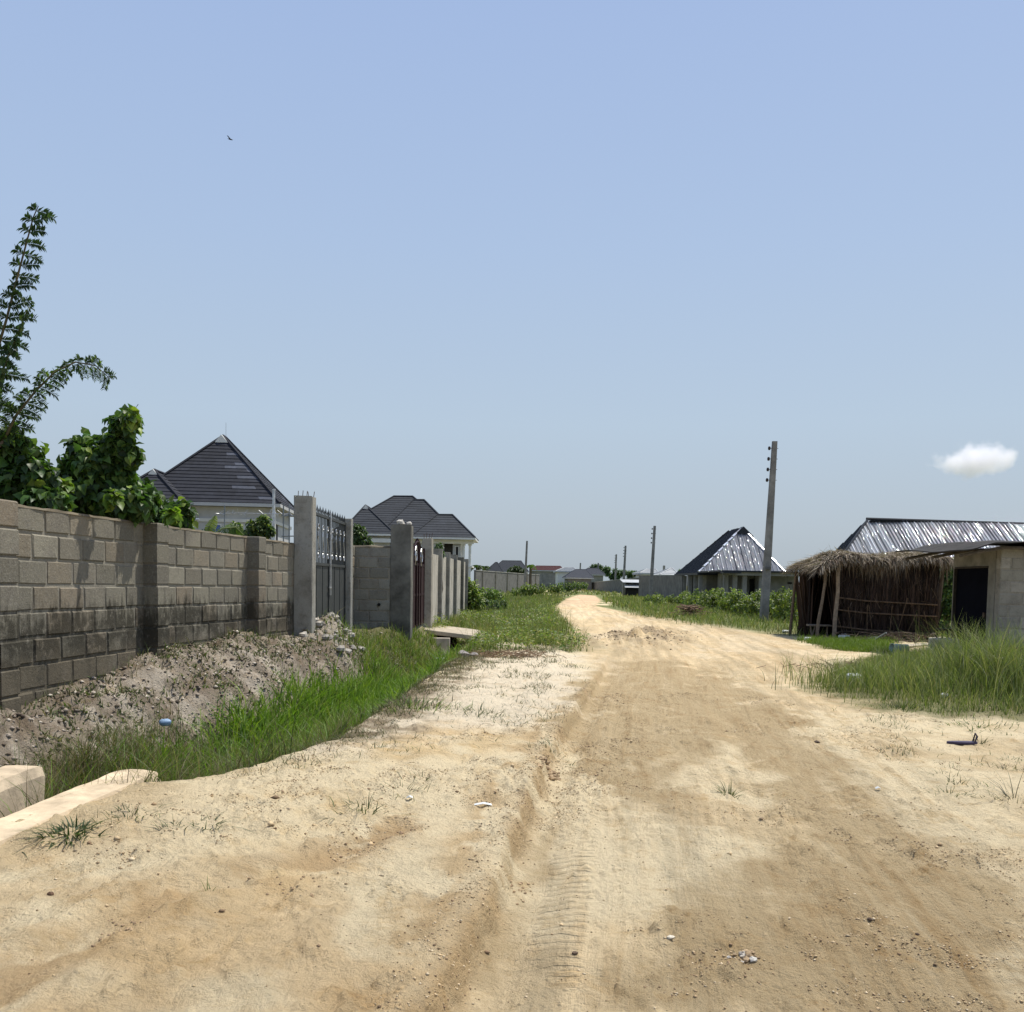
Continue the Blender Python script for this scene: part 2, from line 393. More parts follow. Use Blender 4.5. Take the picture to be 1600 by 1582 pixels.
def zones(x, y):
    n1 = (fbm(x*1.3, y*1.3, 5, 101)-.5); n2 = (fbm(x*5, y*5, 4, 102)-.5)
    ax = x+n1*.9*np.clip(y/10, .4, 3); ay = y+n1*.9*np.clip(y/8, .4, 6)
    Z = {}
    s = np.interp(y, LY, LX)-x; W = np.interp(y, LY, LX)-np.interp(y, WY, WX)
    Z['s'] = s; Z['W'] = W
    f = lambda P, a=.25, b=-.25: sm(b, a, sdpoly(ax+n2*.3, ay+n2*.5, P))
    damp = np.maximum.reduce([f(Z_DAMP1), f(Z_DAMP2, .3, -.25), .75*f(Z_DAMP3, .1, -.1), .8*f(Z_TRACK)])
    Z['damp'] = damp
    Z['orange'] = np.maximum.reduce([f(P, .3, -.3) for P in Z_ORANGE])
    Z['white'] = f(Z_WHITE, .4, -.4)
    Z['road'] = sm(-.2, .2, sdpoly(x+n2*.35, y+n1*1.2, Z_ROAD))
    gm = lambda P, k=1: sm(-.5*k, .5*k, sdpoly(x+n2*.9+n1*.6, y+n1*2.0, P))
    Z['green'] = np.maximum.reduce([gm(Z_GR_R), gm(Z_GR_R2), gm(Z_GR_M, 2), gm(Z_GR_V, 2)])
    Z['n1'] = n1; Z['n2'] = n2
    return Z
Zn = zones(gx, gy)
def lerp(a, b, f): return a*(1-f[:, None])+np.array(b)[None, :]*f[:, None]
c = np.tile(np.array([[.79, .655, .425]]), (len(gx), 1))
c = lerp(c, (.80, .69, .52), np.clip(Zn['white']*1.0, 0, 1)*.8)
c = lerp(c, (.70, .49, .235), Zn['orange']*.7*np.clip(.6+Zn['n2']*2.5, 0, 1))
c = lerp(c, (.55, .405, .225), np.clip(sm(.5, .68, fbm(gx*.8, gy*.8, 4, 77))*.55, 0, 1)*(1-Zn['white']))
rd, rrun = sdline(gx, gy, RUT)
midroad = Zn['road']*sm(9, 20, gy)
c = lerp(c, (.60, .45, .26), midroad*.7)
c = lerp(c, (.68, .55, .36), midroad*sm(.5, .62, fbm(gx*1.2, gy*.35, 4, 81))*.8)
c = lerp(c, (.66, .47, .30), Zn['road']*sm(45, 90, gy)*.9)
mud = np.exp(-(((gx-3.6-(gy-27)*.25)/1.2)**2+((gy-27)/3.6)**2))
c = lerp(c, (.40, .31, .20), np.clip(mud*1.2, 0, 1)*sm(.4, .6, fbm(gx*3, gy*1.2, 3, 82)))
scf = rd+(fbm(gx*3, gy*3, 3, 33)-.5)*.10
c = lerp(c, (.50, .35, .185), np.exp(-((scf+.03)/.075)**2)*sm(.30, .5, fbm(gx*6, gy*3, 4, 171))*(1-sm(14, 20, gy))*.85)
c = lerp(c, (.54, .38, .20), np.exp(-((scf+.26)/.13)**2)*sm(.46, .6, fbm(gx*5, gy*3, 4, 172))*(1-sm(9, 14, gy))*.8)
dA_, rA_ = sdline(gx, gy, T_A)
c = lerp(c, (.50, .34, .175), np.exp(-(dA_/.20)**2)*sm(.38, .58, fbm(gx*5, gy*5, 4, 173))*.85)
c = lerp(c, (.60, .42, .22), sm(5.2, 3.4, gy)*sm(.3, -.4, rd)*sm(.46, .62, fbm(gx*2.2, gy*2.2, 4, 174))*.6)
# streaks along the wheels
st = fbm((rd+5)*7, rrun*.35, 4, 91)
c = c*(1+(st-.5)[:, None]*.7*(Zn['road']*sm(1, 3, gy))[:, None])
# bank of spoil, ditch bed, ground under grass
s_, W_ = Zn['s'], Zn['W']
bank = sm(.33*W_, .55*W_, s_)*(1-sm(22, 28, gy))
bc = fbm(gx*2.3, gy*2.3, 5, 121)
c = lerp(c, (.29, .24, .185), bank)
c = lerp(c, (.47, .41, .33), bank*sm(.48, .66, bc+.14*sm(10.5, 8, gy)))
c = lerp(c, (.19, .15, .11), bank*sm(.54, .42, fbm(gx*5, gy*5, 4, 123))*.6)
ditch = sm(-.02, .3, s_+Zn['n2']*.5)*sm(.62*W_, .42*W_, s_)
c = lerp(c, (.085, .085, .035), ditch*(1-sm(26, 32, gy)))
lip = np.exp(-((s_+.14+Zn['n2']*.8)/.34)**2)*sm(7.2, 8.5, gy)*(1-sm(22, 26, gy))
c = lerp(c, (.25, .19, .12), lip*sm(.35, .5, fbm(gx*3, gy*3, 4, 125))*.9)
c = lerp(c, (.13, .13, .055), bank*sm(17, 21, gy)*.9)
c = lerp(c, (.19, .185, .085), Zn['green']*.9)
c = lerp(c, (.62, .53, .38), Zn['green']*sm(.56, .64, fbm(gx*.9, gy*.22, 4, 151))*sm(19, 22, gy)*(gx < 4))
offr = (1-Zn['road'])*sm(24, 34, gy)
c = lerp(c, (.17, .19, .075), offr*sm(.3, .45, fbm(gx*.3, gy*.12, 3, 130)+.1)*sm(-60, -40, -np.abs(gx)+sm(60, 300, gy)*4000))
yard = sm(W_+.2, W_+1, s_)
c = lerp(c, (.14, .13, .06), yard)
c = lerp(c, (.20, .165, .12), sm(7.6, 8.6, gx)*sm(23, 21, gy)*sm(15, 17, gy)*.8)
c = c*(1+(fbm(gx*9, gy*9, 3, 140)-.5)[:, None]*.30)
c = np.clip(c*np.minimum(1, .80/c.max(axis=1))[:, None], .015, .8)
dampv = np.append(Zn['damp'], 0)[:len(gx)] if len(Zn['damp']) < len(gx) else Zn['damp']
soft = np.clip(1-bank-ditch, 0, 1)*(1-Zn['green'])

mg, n, b, o = newmat("sandy_earth"); co = objco(n)
cc = vcol(n)
def attr(n, nm): return node(n, 'ShaderNodeAttribute', attribute_name=nm).outputs['Fac']
mpg = node(n, 'ShaderNodeMapping'); mpg.inputs['Scale'].default_value = (1.6, .8, 1); n.links.new(co, mpg.inputs[0]); cs_ = mpg.outputs[0]
blot = noise(n, 1.5, 10, .66, cs_, .5)
dmp = mapr(n, mathn(n, 'ADD', attr(n, 'damp'), mathn(n, 'MULTIPLY', mathn(n, 'SUBTRACT', blot, .5), 2.3)), .36, .92)
dmp = mathn(n, 'MULTIPLY', dmp, mapr(n, attr(n, 'damp'), 0, .15))
cc = mixc(n, mathn(n, 'MULTIPLY', dmp, .9), cc, (.49, .37, .21))
sft = attr(n, 'soft')
# dry crust: thin dark breaks where the skin of the sand has cracked and lifted
rid = mathn(n, 'ABSOLUTE', mathn(n, 'SUBTRACT', noise(n, 5.5, 7, .62, cs_, .8), .5))
crk = mathn(n, 'MULTIPLY', mapr(n, rid, .012, .0, 0, 1), mapr(n, noise(n, 1.9, 4, .6, co), .50, .60))
crk = mathn(n, 'MULTIPLY', crk, sft)
spk = node(n, 'ShaderNodeTexVoronoi', Scale=75); n.links.new(co, spk.inputs['Vector'])
sk = mathn(n, 'MULTIPLY', mapr(n, spk.outputs['Distance'], .16, .10), mapr(n, noise(n, 3.1, 6, .7, co), .50, .62))
cc = mixc(n, mathn(n, 'MULTIPLY', mathn(n, 'MULTIPLY', sk, sft), .75), cc, mixc(n, 1.0, cc, (.42, .33, .26), 'MULTIPLY'))
fine = noise(n, 38, 7, .7, co); grit = noise(n, 420, 3, .7, co)
cc = mixc(n, mapr(n, fine, .54, .74, 0, .5), cc, mixc(n, 1.0, cc, (.66, .58, .48), 'MULTIPLY'))
cc = mixc(n, mapr(n, grit, .56, .75, 0, .5), cc, mixc(n, 1.0, cc, (.55, .50, .45), 'MULTIPLY'))
cc = mixc(n, mapr(n, grit, .42, .25, 0, .35), cc, (.72, .62, .46))
patch = noise(n, 3.3, 8, .72, co, .6)
cc = mixc(n, mapr(n, patch, .53, .68, 0, .6), cc, mixc(n, 1.0, cc, (.74, .62, .46), 'MULTIPLY'))
# pressed lines that run along the road
cv_ = node(n, 'ShaderNodeCombineXYZ'); n.links.new(mathn(n, 'MULTIPLY', attr(n, 'rut'), 6.5), cv_.inputs[0]); n.links.new(mathn(n, 'MULTIPLY', attr(n, 'run'), .42), cv_.inputs[1])
lon = noise(n, 1.0, 9, .68, cv_.outputs[0], .35)
rw = attr(n, 'roadw')
lonm = mathn(n, 'MULTIPLY', rw, mapr(n, noise(n, .8, 4, .6, co), .35, .6, .25, 1))
cc = mixc(n, mathn(n, 'MULTIPLY', lonm, mapr(n, lon, .50, .70, 0, .75)), cc, mixc(n, 1.0, cc, (.70, .60, .48), 'MULTIPLY'))
cc = mixc(n, mathn(n, 'MULTIPLY', lonm, mapr(n, lon, .42, .28, 0, .6)), cc, (.74, .60, .39))
# tyre lugs pressed along the rut
u = attr(n, 'rut'); v = attr(n, 'run')
lug = mathn(n, 'SINE', mathn(n, 'ADD', mathn(n, 'MULTIPLY', v, 2*PI/.085), mathn(n, 'MULTIPLY', mathn(n, 'ABSOLUTE', mathn(n, 'SUBTRACT', u, .30)), 30)))
band = mathn(n, 'MULTIPLY', mapr(n, u, .17, .20), mapr(n, u, .40, .43, 1, 0))
band = mathn(n, 'MULTIPLY', band, mapr(n, noise(n, 1.6, 3, .6, co), .40, .55))
band = mathn(n, 'MULTIPLY', band, mapr(n, v, 3.5, 9, 1, .0))
lugh = mathn(n, 'MULTIPLY', mathn(n, 'MULTIPLY', mapr(n, lug, -.2, .5), band), .9)
cc = mixc(n, mathn(n, 'MULTIPLY', lugh, .18), cc, (.35, .24, .12))
n.links.new(cc, b.inputs['Base Color']); b.inputs['Roughness'].default_value = .97; b.inputs['Specular IOR Level'].default_value = .06
h1 = mathn(n, 'ADD', mathn(n, 'MULTIPLY', noise(n, 22, 9, .72, co), 1.0), mathn(n, 'MULTIPLY', noise(n, 150, 4, .7, co), .22))
h1 = mathn(n, 'ADD', h1, mathn(n, 'MULTIPLY', lugh, .55))
h1 = mathn(n, 'ADD', h1, mathn(n, 'MULTIPLY', mathn(n, 'MULTIPLY', lon, rw), 1.3))
vor = node(n, 'ShaderNodeTexVoronoi', Scale=26); n.links.new(co, vor.inputs['Vector'])
cl = mathn(n, 'MULTIPLY', mapr(n, vor.outputs['Distance'], .0, .35, 1, 0), mapr(n, noise(n, 2.3, 5, .6, co), .52, .64))
h1 = mathn(n, 'ADD', h1, mathn(n, 'MULTIPLY', cl, .6))
h1 = mathn(n, 'ADD', h1, mathn(n, 'MULTIPLY', noise(n, 7, 8, .7, cs_, .5), 1.2))
bump(n, b, h1, 1.0, .045)

Vg = np.stack([gx, gy, gz], -1)
fc = F4.mean(axis=1)
cxm = gx[F4].mean(1); cym = gy[F4].mean(1)
isroad = sdpoly(cxm, cym, Z_ROAD) > 0
def submesh(name, Fsel, extra=None):
    fs = [Fsel]+([extra] if extra is not None else [])
    used = np.unique(np.concatenate([f.ravel() for f in fs])); mp = np.full(len(Vg), -1, np.int64); mp[used] = np.arange(len(used))
    ob = mesh_np(name, Vg[used], [mp[f] for f in fs], mg, col=c[used], smooth=True, attrs={'rut': rd[used], 'run': rrun[used], 'damp': dampv[used], 'soft': soft[used], 'roadw': (Zn['road']*sm(0, .25, rd))[used]})
    return tag(ob, kind='structure')
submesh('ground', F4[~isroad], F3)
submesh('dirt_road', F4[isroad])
print('terrain', len(Vg))
# ------------------------------------------------------------------ block walls
M_BLOCK = m_block("sandcrete_block_stained", True, .93)
M_BLOCKF = m_block("sandcrete_block", False)
M_REND = m_plain("grey_cement_render", (.27, .26, .235), .9, 0, 3, .35, .006, vc=True)
M_CONC = m_plain("weathered_concrete", (.42, .37, .30), .93, 0, 5, .3, .008, vc=True)
BC = [(.235, .217, .170), (.215, .196, .155), (.255, .236, .186), (.235, .198, .148), (.205, .190, .153), (.24, .208, .157), (.19, .176, .14)]
def one_block(mb, o, ux, uy, L, H, th, c, rr, ch=.012):
    """o: lower corner on the centre line, ux along, uy up, block with eased arrises"""
    n = Vector((-ux.y, ux.x, 0)).normalized()
    j = lambda s=.009: rr.uniform(-s, s)
    base = len(mb.v)
    P = []
    for sgn in (-1, 1):
        out = th/2+j(.004)
        for (a, bb) in ((0, 0), (1, 0), (1, 1), (0, 1)):
            P.append(o+ux*(a*L+j())+uy*(bb*H+j())+n*sgn*(th/2-ch))
        for (a, bb) in ((0, 0), (1, 0), (1, 1), (0, 1)):
            P.append(o+ux*(a*L+(ch if a == 0 else -ch)+j(.004))+uy*(bb*H+(ch if bb == 0 else -ch)+j(.004))+n*sgn*out)
    f = [(4, 5, 6, 7), (0, 1, 5, 4), (1, 2, 6, 5), (2, 3, 7, 6), (3, 0, 4, 7)]
    g = [tuple(8+i for i in reversed(q)) for q in f]
    s = [(1, 0, 8, 9), (2, 1, 9, 10), (3, 2, 10, 11), (0, 3, 11, 8)]
    mb.add(P, f+g+s, c)
def block_panel(name, parent, p, q, zt, zb, mat, th=.225, course=.24, blen=.45, seed=0, ztq=None, jit=.02, cut=0, cols=BC):
    rr = random.Random(seed); p = Vector((*p, 0)); q = Vector((*q, 0)); L = (q-p).length; ux = (q-p)/L
    ztq = zt if ztq is None else ztq
    mb = MB(); Z = Vector((0, 0, 1))
    mb.wallbox(p, q, th-.022, zb, zt-.006, (.27, .25, .205), z1q=ztq-.006)
    nC = int((zt-zb)/course)+1
    slope = (ztq-zt)/L
    for k in range(nC):
        top = zt-k*course; H = course-.024
        if top-H < zb-.3: break
        x = -rr.uniform(0, .02)-(blen*.5 if k % 2 else 0)
        while x < L:
            l = blen-.026+rr.uniform(-.012, .012); a = max(x, .004); e = min(x+l, L-.004)
            if e-a > .06:
                col = rr.choice(cols); g = rr.uniform(.86, 1.12); col = tuple(v*g for v in col)
                o = p+ux*a+Z*(top-H+slope*a+rr.uniform(-.004, .004))
                one_block(mb, o, ux+Z*slope, Z, e-a, H, th+rr.uniform(-.006, .006), col, rr)
            x += l+.026+rr.uniform(-.006, .006)
    return mb.build(name, mat, parent)
def rough_cap(name, parent, p, q, z, zq, th, mat, seed=0, h=.03, c=(.36, .34, .29)):
    """the lumpy run of mortar left on the top course"""
    rr = random.Random(seed); p = Vector((*p, 0)); q = Vector((*q, 0)); L = (q-p).length; ux = (q-p)/L; n = Vector((-ux.y, ux.x, 0))
    N = max(4, int(L/.12)); V = []; F = []
    for i in range(N+1):
        t = i/N; b = p+ux*L*t; zz = z+(zq-z)*t
        for off, hh in ((-th/2-.004, -.012), (-th/2+.01, h*rr.uniform(.3, 1)), (0, h*rr.uniform(.7, 1.5)), (th/2-.01, h*rr.uniform(.3, 1)), (th/2+.004, -.012)):
            v = b+n*(off+rr.uniform(-.006, .006)); V.append((v.x, v.y, zz+hh))
    for i in range(N):
        for k in range(4):
            a = i*5+k; F.append((a, a+1, a+6, a+5))
    F.append((0, 1, 2, 3, 4)); F.append(tuple(N*5+k for k in (4, 3, 2, 1, 0)))
    mb = MB(); mb.add(V, F, c); return mb.build(name, mat, parent)
def block_pillar(name, parent, x, y, rz, sx, sy, zt, zb, mat, seed, course=.24):
    rr = random.Random(seed); mb = MB(); z = zt
    cr, sr = math.cos(rz), math.sin(rz)
    T = lambda a, b_: (x+a*cr-b_*sr, y+a*sr+b_*cr)
    def ring(hx, hy, zz): return [(*T(-hx, -hy), zz), (*T(hx, -hy), zz), (*T(hx, hy), zz), (*T(-hx, hy), zz)]
    mb.hexa(ring(sx/2-.012, sy/2-.012, zb), ring(sx/2-.012, sy/2-.012, zt-.01), (.20, .185, .155))
    while z > zb-.1:
        H = course-.02; c = rr.choice(BC); g = rr.uniform(.85, 1.1); c = tuple(v*g for v in c)
        jx, jy = rr.uniform(-.006, .006), rr.uniform(-.006, .006)
        for half in (0, 1):
            a0 = -sx/2 if half == 0 else .006; a1 = -.006 if half == 0 else sx/2
            if sx < .3: a0, a1 = -sx/2, sx/2
            def rg(e, zz): return [(*T(a0+e+jx, -sy/2+e+jy), zz), (*T(a1-e+jx, -sy/2+e+jy), zz), (*T(a1-e+jx, sy/2-e+jy), zz), (*T(a0+e+jx, sy/2-e+jy), zz)]
            mb.hexa(rg(.008, z-H), rg(0, z-H+.01), c); mb.hexa(rg(0, z-H+.01), rg(0, z-.012), c); mb.hexa(rg(0, z-.012), rg(.01, z), c)
            if sx < .3: break
        z -= course
    return mb.build(name, mat, parent)
def rendered_post(mb, x0, x1, y0, y1, zb, zt, rr, c=(1, 1, 1), lean=(0, 0), cx=.012):
    """cast post with chipped, wavering arrises"""
    N = 14; base = len(mb.v)
    for i in range(N+1):
        t = i/N; z = zb+(zt-zb)*t; ox, oy = lean[0]*t, lean[1]*t
        for (x, y, sx, sy) in ((x0, y0, 1, 1), (x1, y0, -1, 1), (x1, y1, -1, -1), (x0, y1, 1, -1)):
            e1 = cx*rr.uniform(.2, 1.8)
            P = ((x+ox, y+oy+sy*e1), (x+ox+sx*e1, y+oy)) if sx*sy > 0 else ((x+ox+sx*e1, y+oy), (x+ox, y+oy+sy*e1))
            for q in P: mb.v.append((q[0], q[1], z+(rr.uniform(-.01, .02) if i == N else 0))); mb.c.append(c)
    for i in range(N):
        for k in range(8):
            a = base+i*8+k; b_ = base+i*8+(k+1) % 8; mb.f.append((a, b_, b_+8, a+8))
    mb.f.append(tuple(base+N*8+k for k in range(8))); mb.f.append(tuple(base+k for k in range(8))[::-1])

# long wall of bare blocks on the spoil bank
LWX = [(-4.97, 2.4), (-4.75, 5.2), (-4.55, 8.15), (-4.33, 11.15), (-3.93, 14.0), (-3.70, 15.95)]
tw = thing('block_wall', 'long bare sandcrete block wall with black mould along its foot, climbing plants showing over it', 'wall', (-4.3, 9, .4))
ZT = 2.13
prs = [(0, 1), (1, 2), (2, 3), (3, 4), (4, 5)]
for k, (i_, j_) in enumerate(prs):
    p, q = LWX[i_], LWX[j_]; zt, zq = ZT-.012*i_, ZT-.012*j_
    block_panel('wall_panel', tw, p, q, zt, .0, M_BLOCK, seed=20+k, ztq=zq)
    rough_cap('mortar_coping', tw, p, q, zt, zq, .235, M_CONC, seed=60+k, h=.018)
for k, (x, y) in enumerate(LWX[:-1]):
    dx, dy = LWX[k+1][0]-x, LWX[k+1][1]-y; a = math.atan2(dy, dx)-PI/2
    block_pillar('pillar', tw, x+.08, y, a, .42, .27, ZT-.012*k+.012, 0, M_BLOCK, 90+k)

# driveway gate between two rendered posts
rr = random.Random(5)
M_POST = m_block("cement_post", False)
def post(name, label, x0, x1, y0, y1, zb, zt, c, lean=(0, 0), mat=None, seed=1, extras=None):
    t = thing(name, label, 'gate post' if 'gate' in name else 'post', ((x0+x1)/2, (y0+y1)/2, zb+.1))
    mb = MB(); rendered_post(mb, x0, x1, y0, y1, zb-.3, zt, random.Random(seed), c, lean); mb.build('shaft', mat or M_POST, t)
    return t
gp1 = U(468, 900, 15.85)
t = post('gate_post', 'tall grey gate post with rods on its top, ending the long block wall', -3.61, -3.30, 15.80, 16.10, .35, 2.84, (.31, .30, .265), seed=3)
mb = MB()
for k in range(5): mb.tube([(-3.55+.06*k, 15.85+.05*(k % 3), 2.8), (-3.55+.06*k+rr.uniform(-.02, .02), 15.86+.05*(k % 3), 2.90+rr.uniform(0, .05))], .006, 5)
M_RUST = m_plain("rusty_steel", (.10, .065, .045), .75, .3, 20, .4, .001)
mb.build('reinforcing_rods', M_RUST, t)
post('gate_post', 'slimmer grey gate post on the far side of the grey driveway gate', -3.56, -3.30, 19.55, 19.80, .3, 2.72, (.30, .30, .275), seed=4)
M_GGATE = m_plain("grey_painted_steel", (.052, .056, .055), .55, .2, 4, .18, .0015, vc=True)
M_WROT = m_plain("silvered_wrought_steel", (.50, .51, .52), .38, .7, 12, .3, .001)
gt = thing('driveway_gate', 'grey sheet steel driveway gate with scrolled bars and spikes along its top', 'gate', (-3.4, 17.8, .6))
GX0, GX1, GY0, GY1 = -3.42, -3.43, 16.12, 19.53
GZ = [.50, 1.76, 2.62]
def gpnt(s, z, off=0): return Vector((GX0+(GX1-GX0)*s+off, GY0+(GY1-GY0)*s, z))
for a_, b_ in ((0, .495), (.505, 1)):
    mb = MB(); p, q = gpnt(a_, 0), gpnt(b_, 0); mb.wallbox((p.x, p.y), (q.x, q.y), .012, GZ[0], GZ[1])
    n_ = 3
    for k in range(n_+1):
        s = a_+(b_-a_)*k/n_; c0 = gpnt(s, 0)
        mb.box(c0.x-.012, c0.x+.016, c0.y-.012, c0.y+.012, GZ[0]+.01, GZ[1]-.01)
    mb.build('sheet_panel', M_GGATE, gt)
    mb = MB()
    for z in (GZ[0], GZ[1], GZ[2]): mb.wallbox((p.x, p.y), (q.x, q.y), .05, z-.025, z+.025)
    for s in (a_, b_):
        c0 = gpnt(s, 0); mb.box(c0.x-.028, c0.x+.028, c0.y-.028, c0.y+.028, GZ[0], GZ[2]+.02)
    mb.build('gate_frame', M_GGATE, gt)
    mb = MB()
    for k in range(1, 13):
        s = a_+(b_-a_)*k/13; c0 = gpnt(s, GZ[1]); mb.tube([c0, gpnt(s, GZ[2])], .011, 5)
    mb.build('upright_bars', M_GGATE, gt)
    mb = MB()
    for k in range(0, 14):
        s = a_+(b_-a_)*k/13; c0 = gpnt(s, GZ[2]+.02); h = .10+.05*(k % 2); mb.tube([c0, c0+Vector((0, 0, h*.6)), c0+Vector((0, 0, h))], [.008, .014, .001], 5)
    mb.build('spikes', M_GGATE, gt)
    mb = MB()
    for k in range(4):
        s = a_+(b_-a_)*(k+.5)/4; H = GZ[2]-GZ[1]; w_ = .13
        pts = []
        for i in range(26):
            tt = i/25; ang = tt*2.6*PI; r_ = .02+.055*tt
            pts.append(gpnt(s, GZ[1]+.16, .03)+Vector((0, math.cos(ang)*r_, math.sin(ang)*r_)))
        for i in range(1, 12):
            tt = i/12; pts.append(gpnt(s, GZ[1]+.16+.3*tt+.05, .03)+Vector((0, .06-.12*tt, 0)))
        for i in range(20):
            tt = 1-i/19; ang = PI+tt*2.4*PI; r_ = .02+.05*tt
            pts.append(gpnt(s, GZ[1]+H-.22, .03)+Vector((0, math.cos(ang)*r_, math.sin(ang)*r_)))
        mb.tube(pts, .0085, 5)
    mb.build('scrollwork', M_WROT, gt)
mb = MB(); c0 = gpnt(.5, 0, .04); mb.box(c0.x-.012, c0.x+.012, c0.y-.03, c0.y+.03, 1.2, GZ[2]+.10); mb.box(c0.x, c0.x+.02, c0.y-.14, c0.y+.03, 1.33, 1.36)
mb.build('drop_bolt', M_WROT, gt)
mb = MB()
for s in (.25, .75):
    c0 = gpnt(s, 0, 0)
# short wall facing the camera, past the gate
sw = thing('short_block_wall', 'short wall of broad grey blocks between the slim gate post and the dark square pillar', 'wall', (-3.2, 22, .3))
block_panel('wall_panel', sw, (-3.72, 22.05), (-2.80, 22.05), 2.25, .0, M_BLOCKF, seed=40, course=.245, cols=[(.235, .228, .195), (.20, .195, .165), (.25, .245, .21)])
rough_cap('mortar_coping', sw, (-3.72, 22.05), (-2.80, 22.05), 2.25, 2.25, .235, M_CONC, seed=66, h=.03)
w1 = U(592, 945, 21.92)
mb = MB(); mb.tube([(w1.x, 21.945, w1.z), (w1.x, 21.90, w1.z)], .035, 10, (.02, .02, .02)); mb.build('drain_hole', m_plain("dark_hole", (.012, .012, .012), 1, 0, 3, .1, 0), sw)
block_panel('return_wall', sw, (-3.72, 19.9), (-3.72, 21.93), 2.25, .0, M_BLOCKF, seed=43)
M_DKP = m_plain("mould_darkened_render", (.15, .145, .125), .92, 0, 2.2, .55, .006, vc=True)
t = post('gate_post', 'mould-blackened square pillar carrying loose stones, before the burgundy gate', -2.80, -2.33, 21.92, 22.40, .3, 2.76, (1, 1, 1), mat=M_DKP, seed=6)
M_PALE = m_plain("pale_stone", (.55, .52, .46), .9, 0, 9, .3, .008, vc=True)
def stone(mb, x, y, z, r, rr, c=(1, 1, 1), sq=.7):
    vs = []; ph = rr.uniform(0, 6)
    for i in range(4):
        la = -PI/2+PI*(i+.5)/4
        for k in range(7):
            lo = 2*PI*k/7+ph; q = r*rr.uniform(.75, 1.15)
            vs.append((x+q*math.cos(la)*math.cos(lo), y+q*math.cos(la)*math.sin(lo), z+q*sq*math.sin(la)))
    vs.append((x, y, z-r*sq*.9)); vs.append((x, y, z+r*sq*.95)); f = []
    for i in range(3):
        for k in range(7):
            a = i*7+k; b_ = i*7+(k+1) % 7; f.append((a, b_, b_+7, a+7))
    for k in range(7): f.append((28, (k+1) % 7, k)); f.append((29, 21+k, 21+(k+1) % 7))
    mb.add(vs, f, c)
for k, (dx, r_, lab) in enumerate(((-.10, .10, 'larger white stone resting on top of the mould-blackened pillar'), (.10, .07, 'smaller white stone resting at the edge of the mould-blackened pillar top'))):
    mb = MB(); stone(mb, -2.5+dx, 22.15, 2.76+r_*.62, r_, rr); tag(mb.build('stone', M_PALE), lab, 'stone', 'stones on the dark pillar')
# burgundy pedestrian gate
M_BURG = m_plain("burgundy_paint", (.026, .008, .009), .6, .1, 6, .25, .001)
bg_ = thing('burgundy_gate', 'narrow burgundy steel gate with an arched scrolled top', 'gate', (-2.36, 24, .35))
mb = MB(); mb.wallbox((-2.40, 22.45), (-2.36, 25.35), .03, .38, 1.9); mb.build('sheet_panel', M_BURG, bg_)
mb = MB()
for yy in (22.47, 23.4, 23.95, 24.5, 25.33): mb.box(-2.42, -2.33, yy-.03, yy+.03, .36, 2.35)
for zz in (.4, 1.15, 1.9): mb.wallbox((-2.41, 22.45), (-2.37, 25.35), .07, zz-.03, zz+.03)
arch = [(-2.38, 22.47+2.86*i/16, 2.05+.42*math.sin(PI*i/16)) for i in range(17)]
mb.tube(arch, .025, 6)
for k in range(1, 15):
    yy = 22.47+2.86*k/15; mb.tube([(-2.38, yy, 1.9), (-2.38, yy, 2.05+.42*math.sin(PI*k/15)+.08)], .012, 5)
mb.build('gate_frame', M_BURG, bg_)
mb = MB()
for c0 in (23.2, 24.6):
    pts = [(-2.34, c0+math.cos(a*.5)*(.03+.012*a), 2.12+math.sin(a*.5)*(.03+.012*a)) for a in range(22)]
    mb.tube(pts, .012, 5)
mb.build('scrollwork', M_WROT, bg_)
t = post('gate_post', 'buff cement gate post on the far side of the burgundy gate', -2.42, -2.16, 25.45, 25.95, .2, 2.62, (.34, .32, .27), seed=8)
mb = MB()
for k in range(4): mb.tube([(-2.38+.06*k, 25.6+.04*k, 2.6), (-2.38+.07*k, 25.58+.05*k, 2.74+.04*(k % 2))], .008, 5)
mb.build('reinforcing_rods', M_RUST, t)
# continuing plastered wall with piers
cw = thing('plastered_wall', 'pale plastered wall with paired grey piers running on past the burgundy gate', 'wall', (-2.2, 32, .1))
def lwx(y): return float(np.interp(y, [25.9, 39.5], [-2.27, -2.02]))
M_PLAS = m_plain("pale_plaster", (.40, .375, .32), .9, 0, 2, .3, .004, vc=True)
mb = MB(); mb.wallbox((lwx(25.95)-.05, 25.96), (lwx(39.5)-.05, 39.5), .2, -.1, 2.24, z1q=2.30); mb.build('wall_panel', M_PLAS, cw)
for y in (28.0, 30.6, 33.6, 37.0, 39.6):
    mb = MB(); x = lwx(y); rendered_post(mb, x-.18, x+.16, y, y+.28, -.1, 2.42, rr, (.75, .76, .74)); mb.build('pier', M_REND if y != 37.0 else M_DKP, cw)

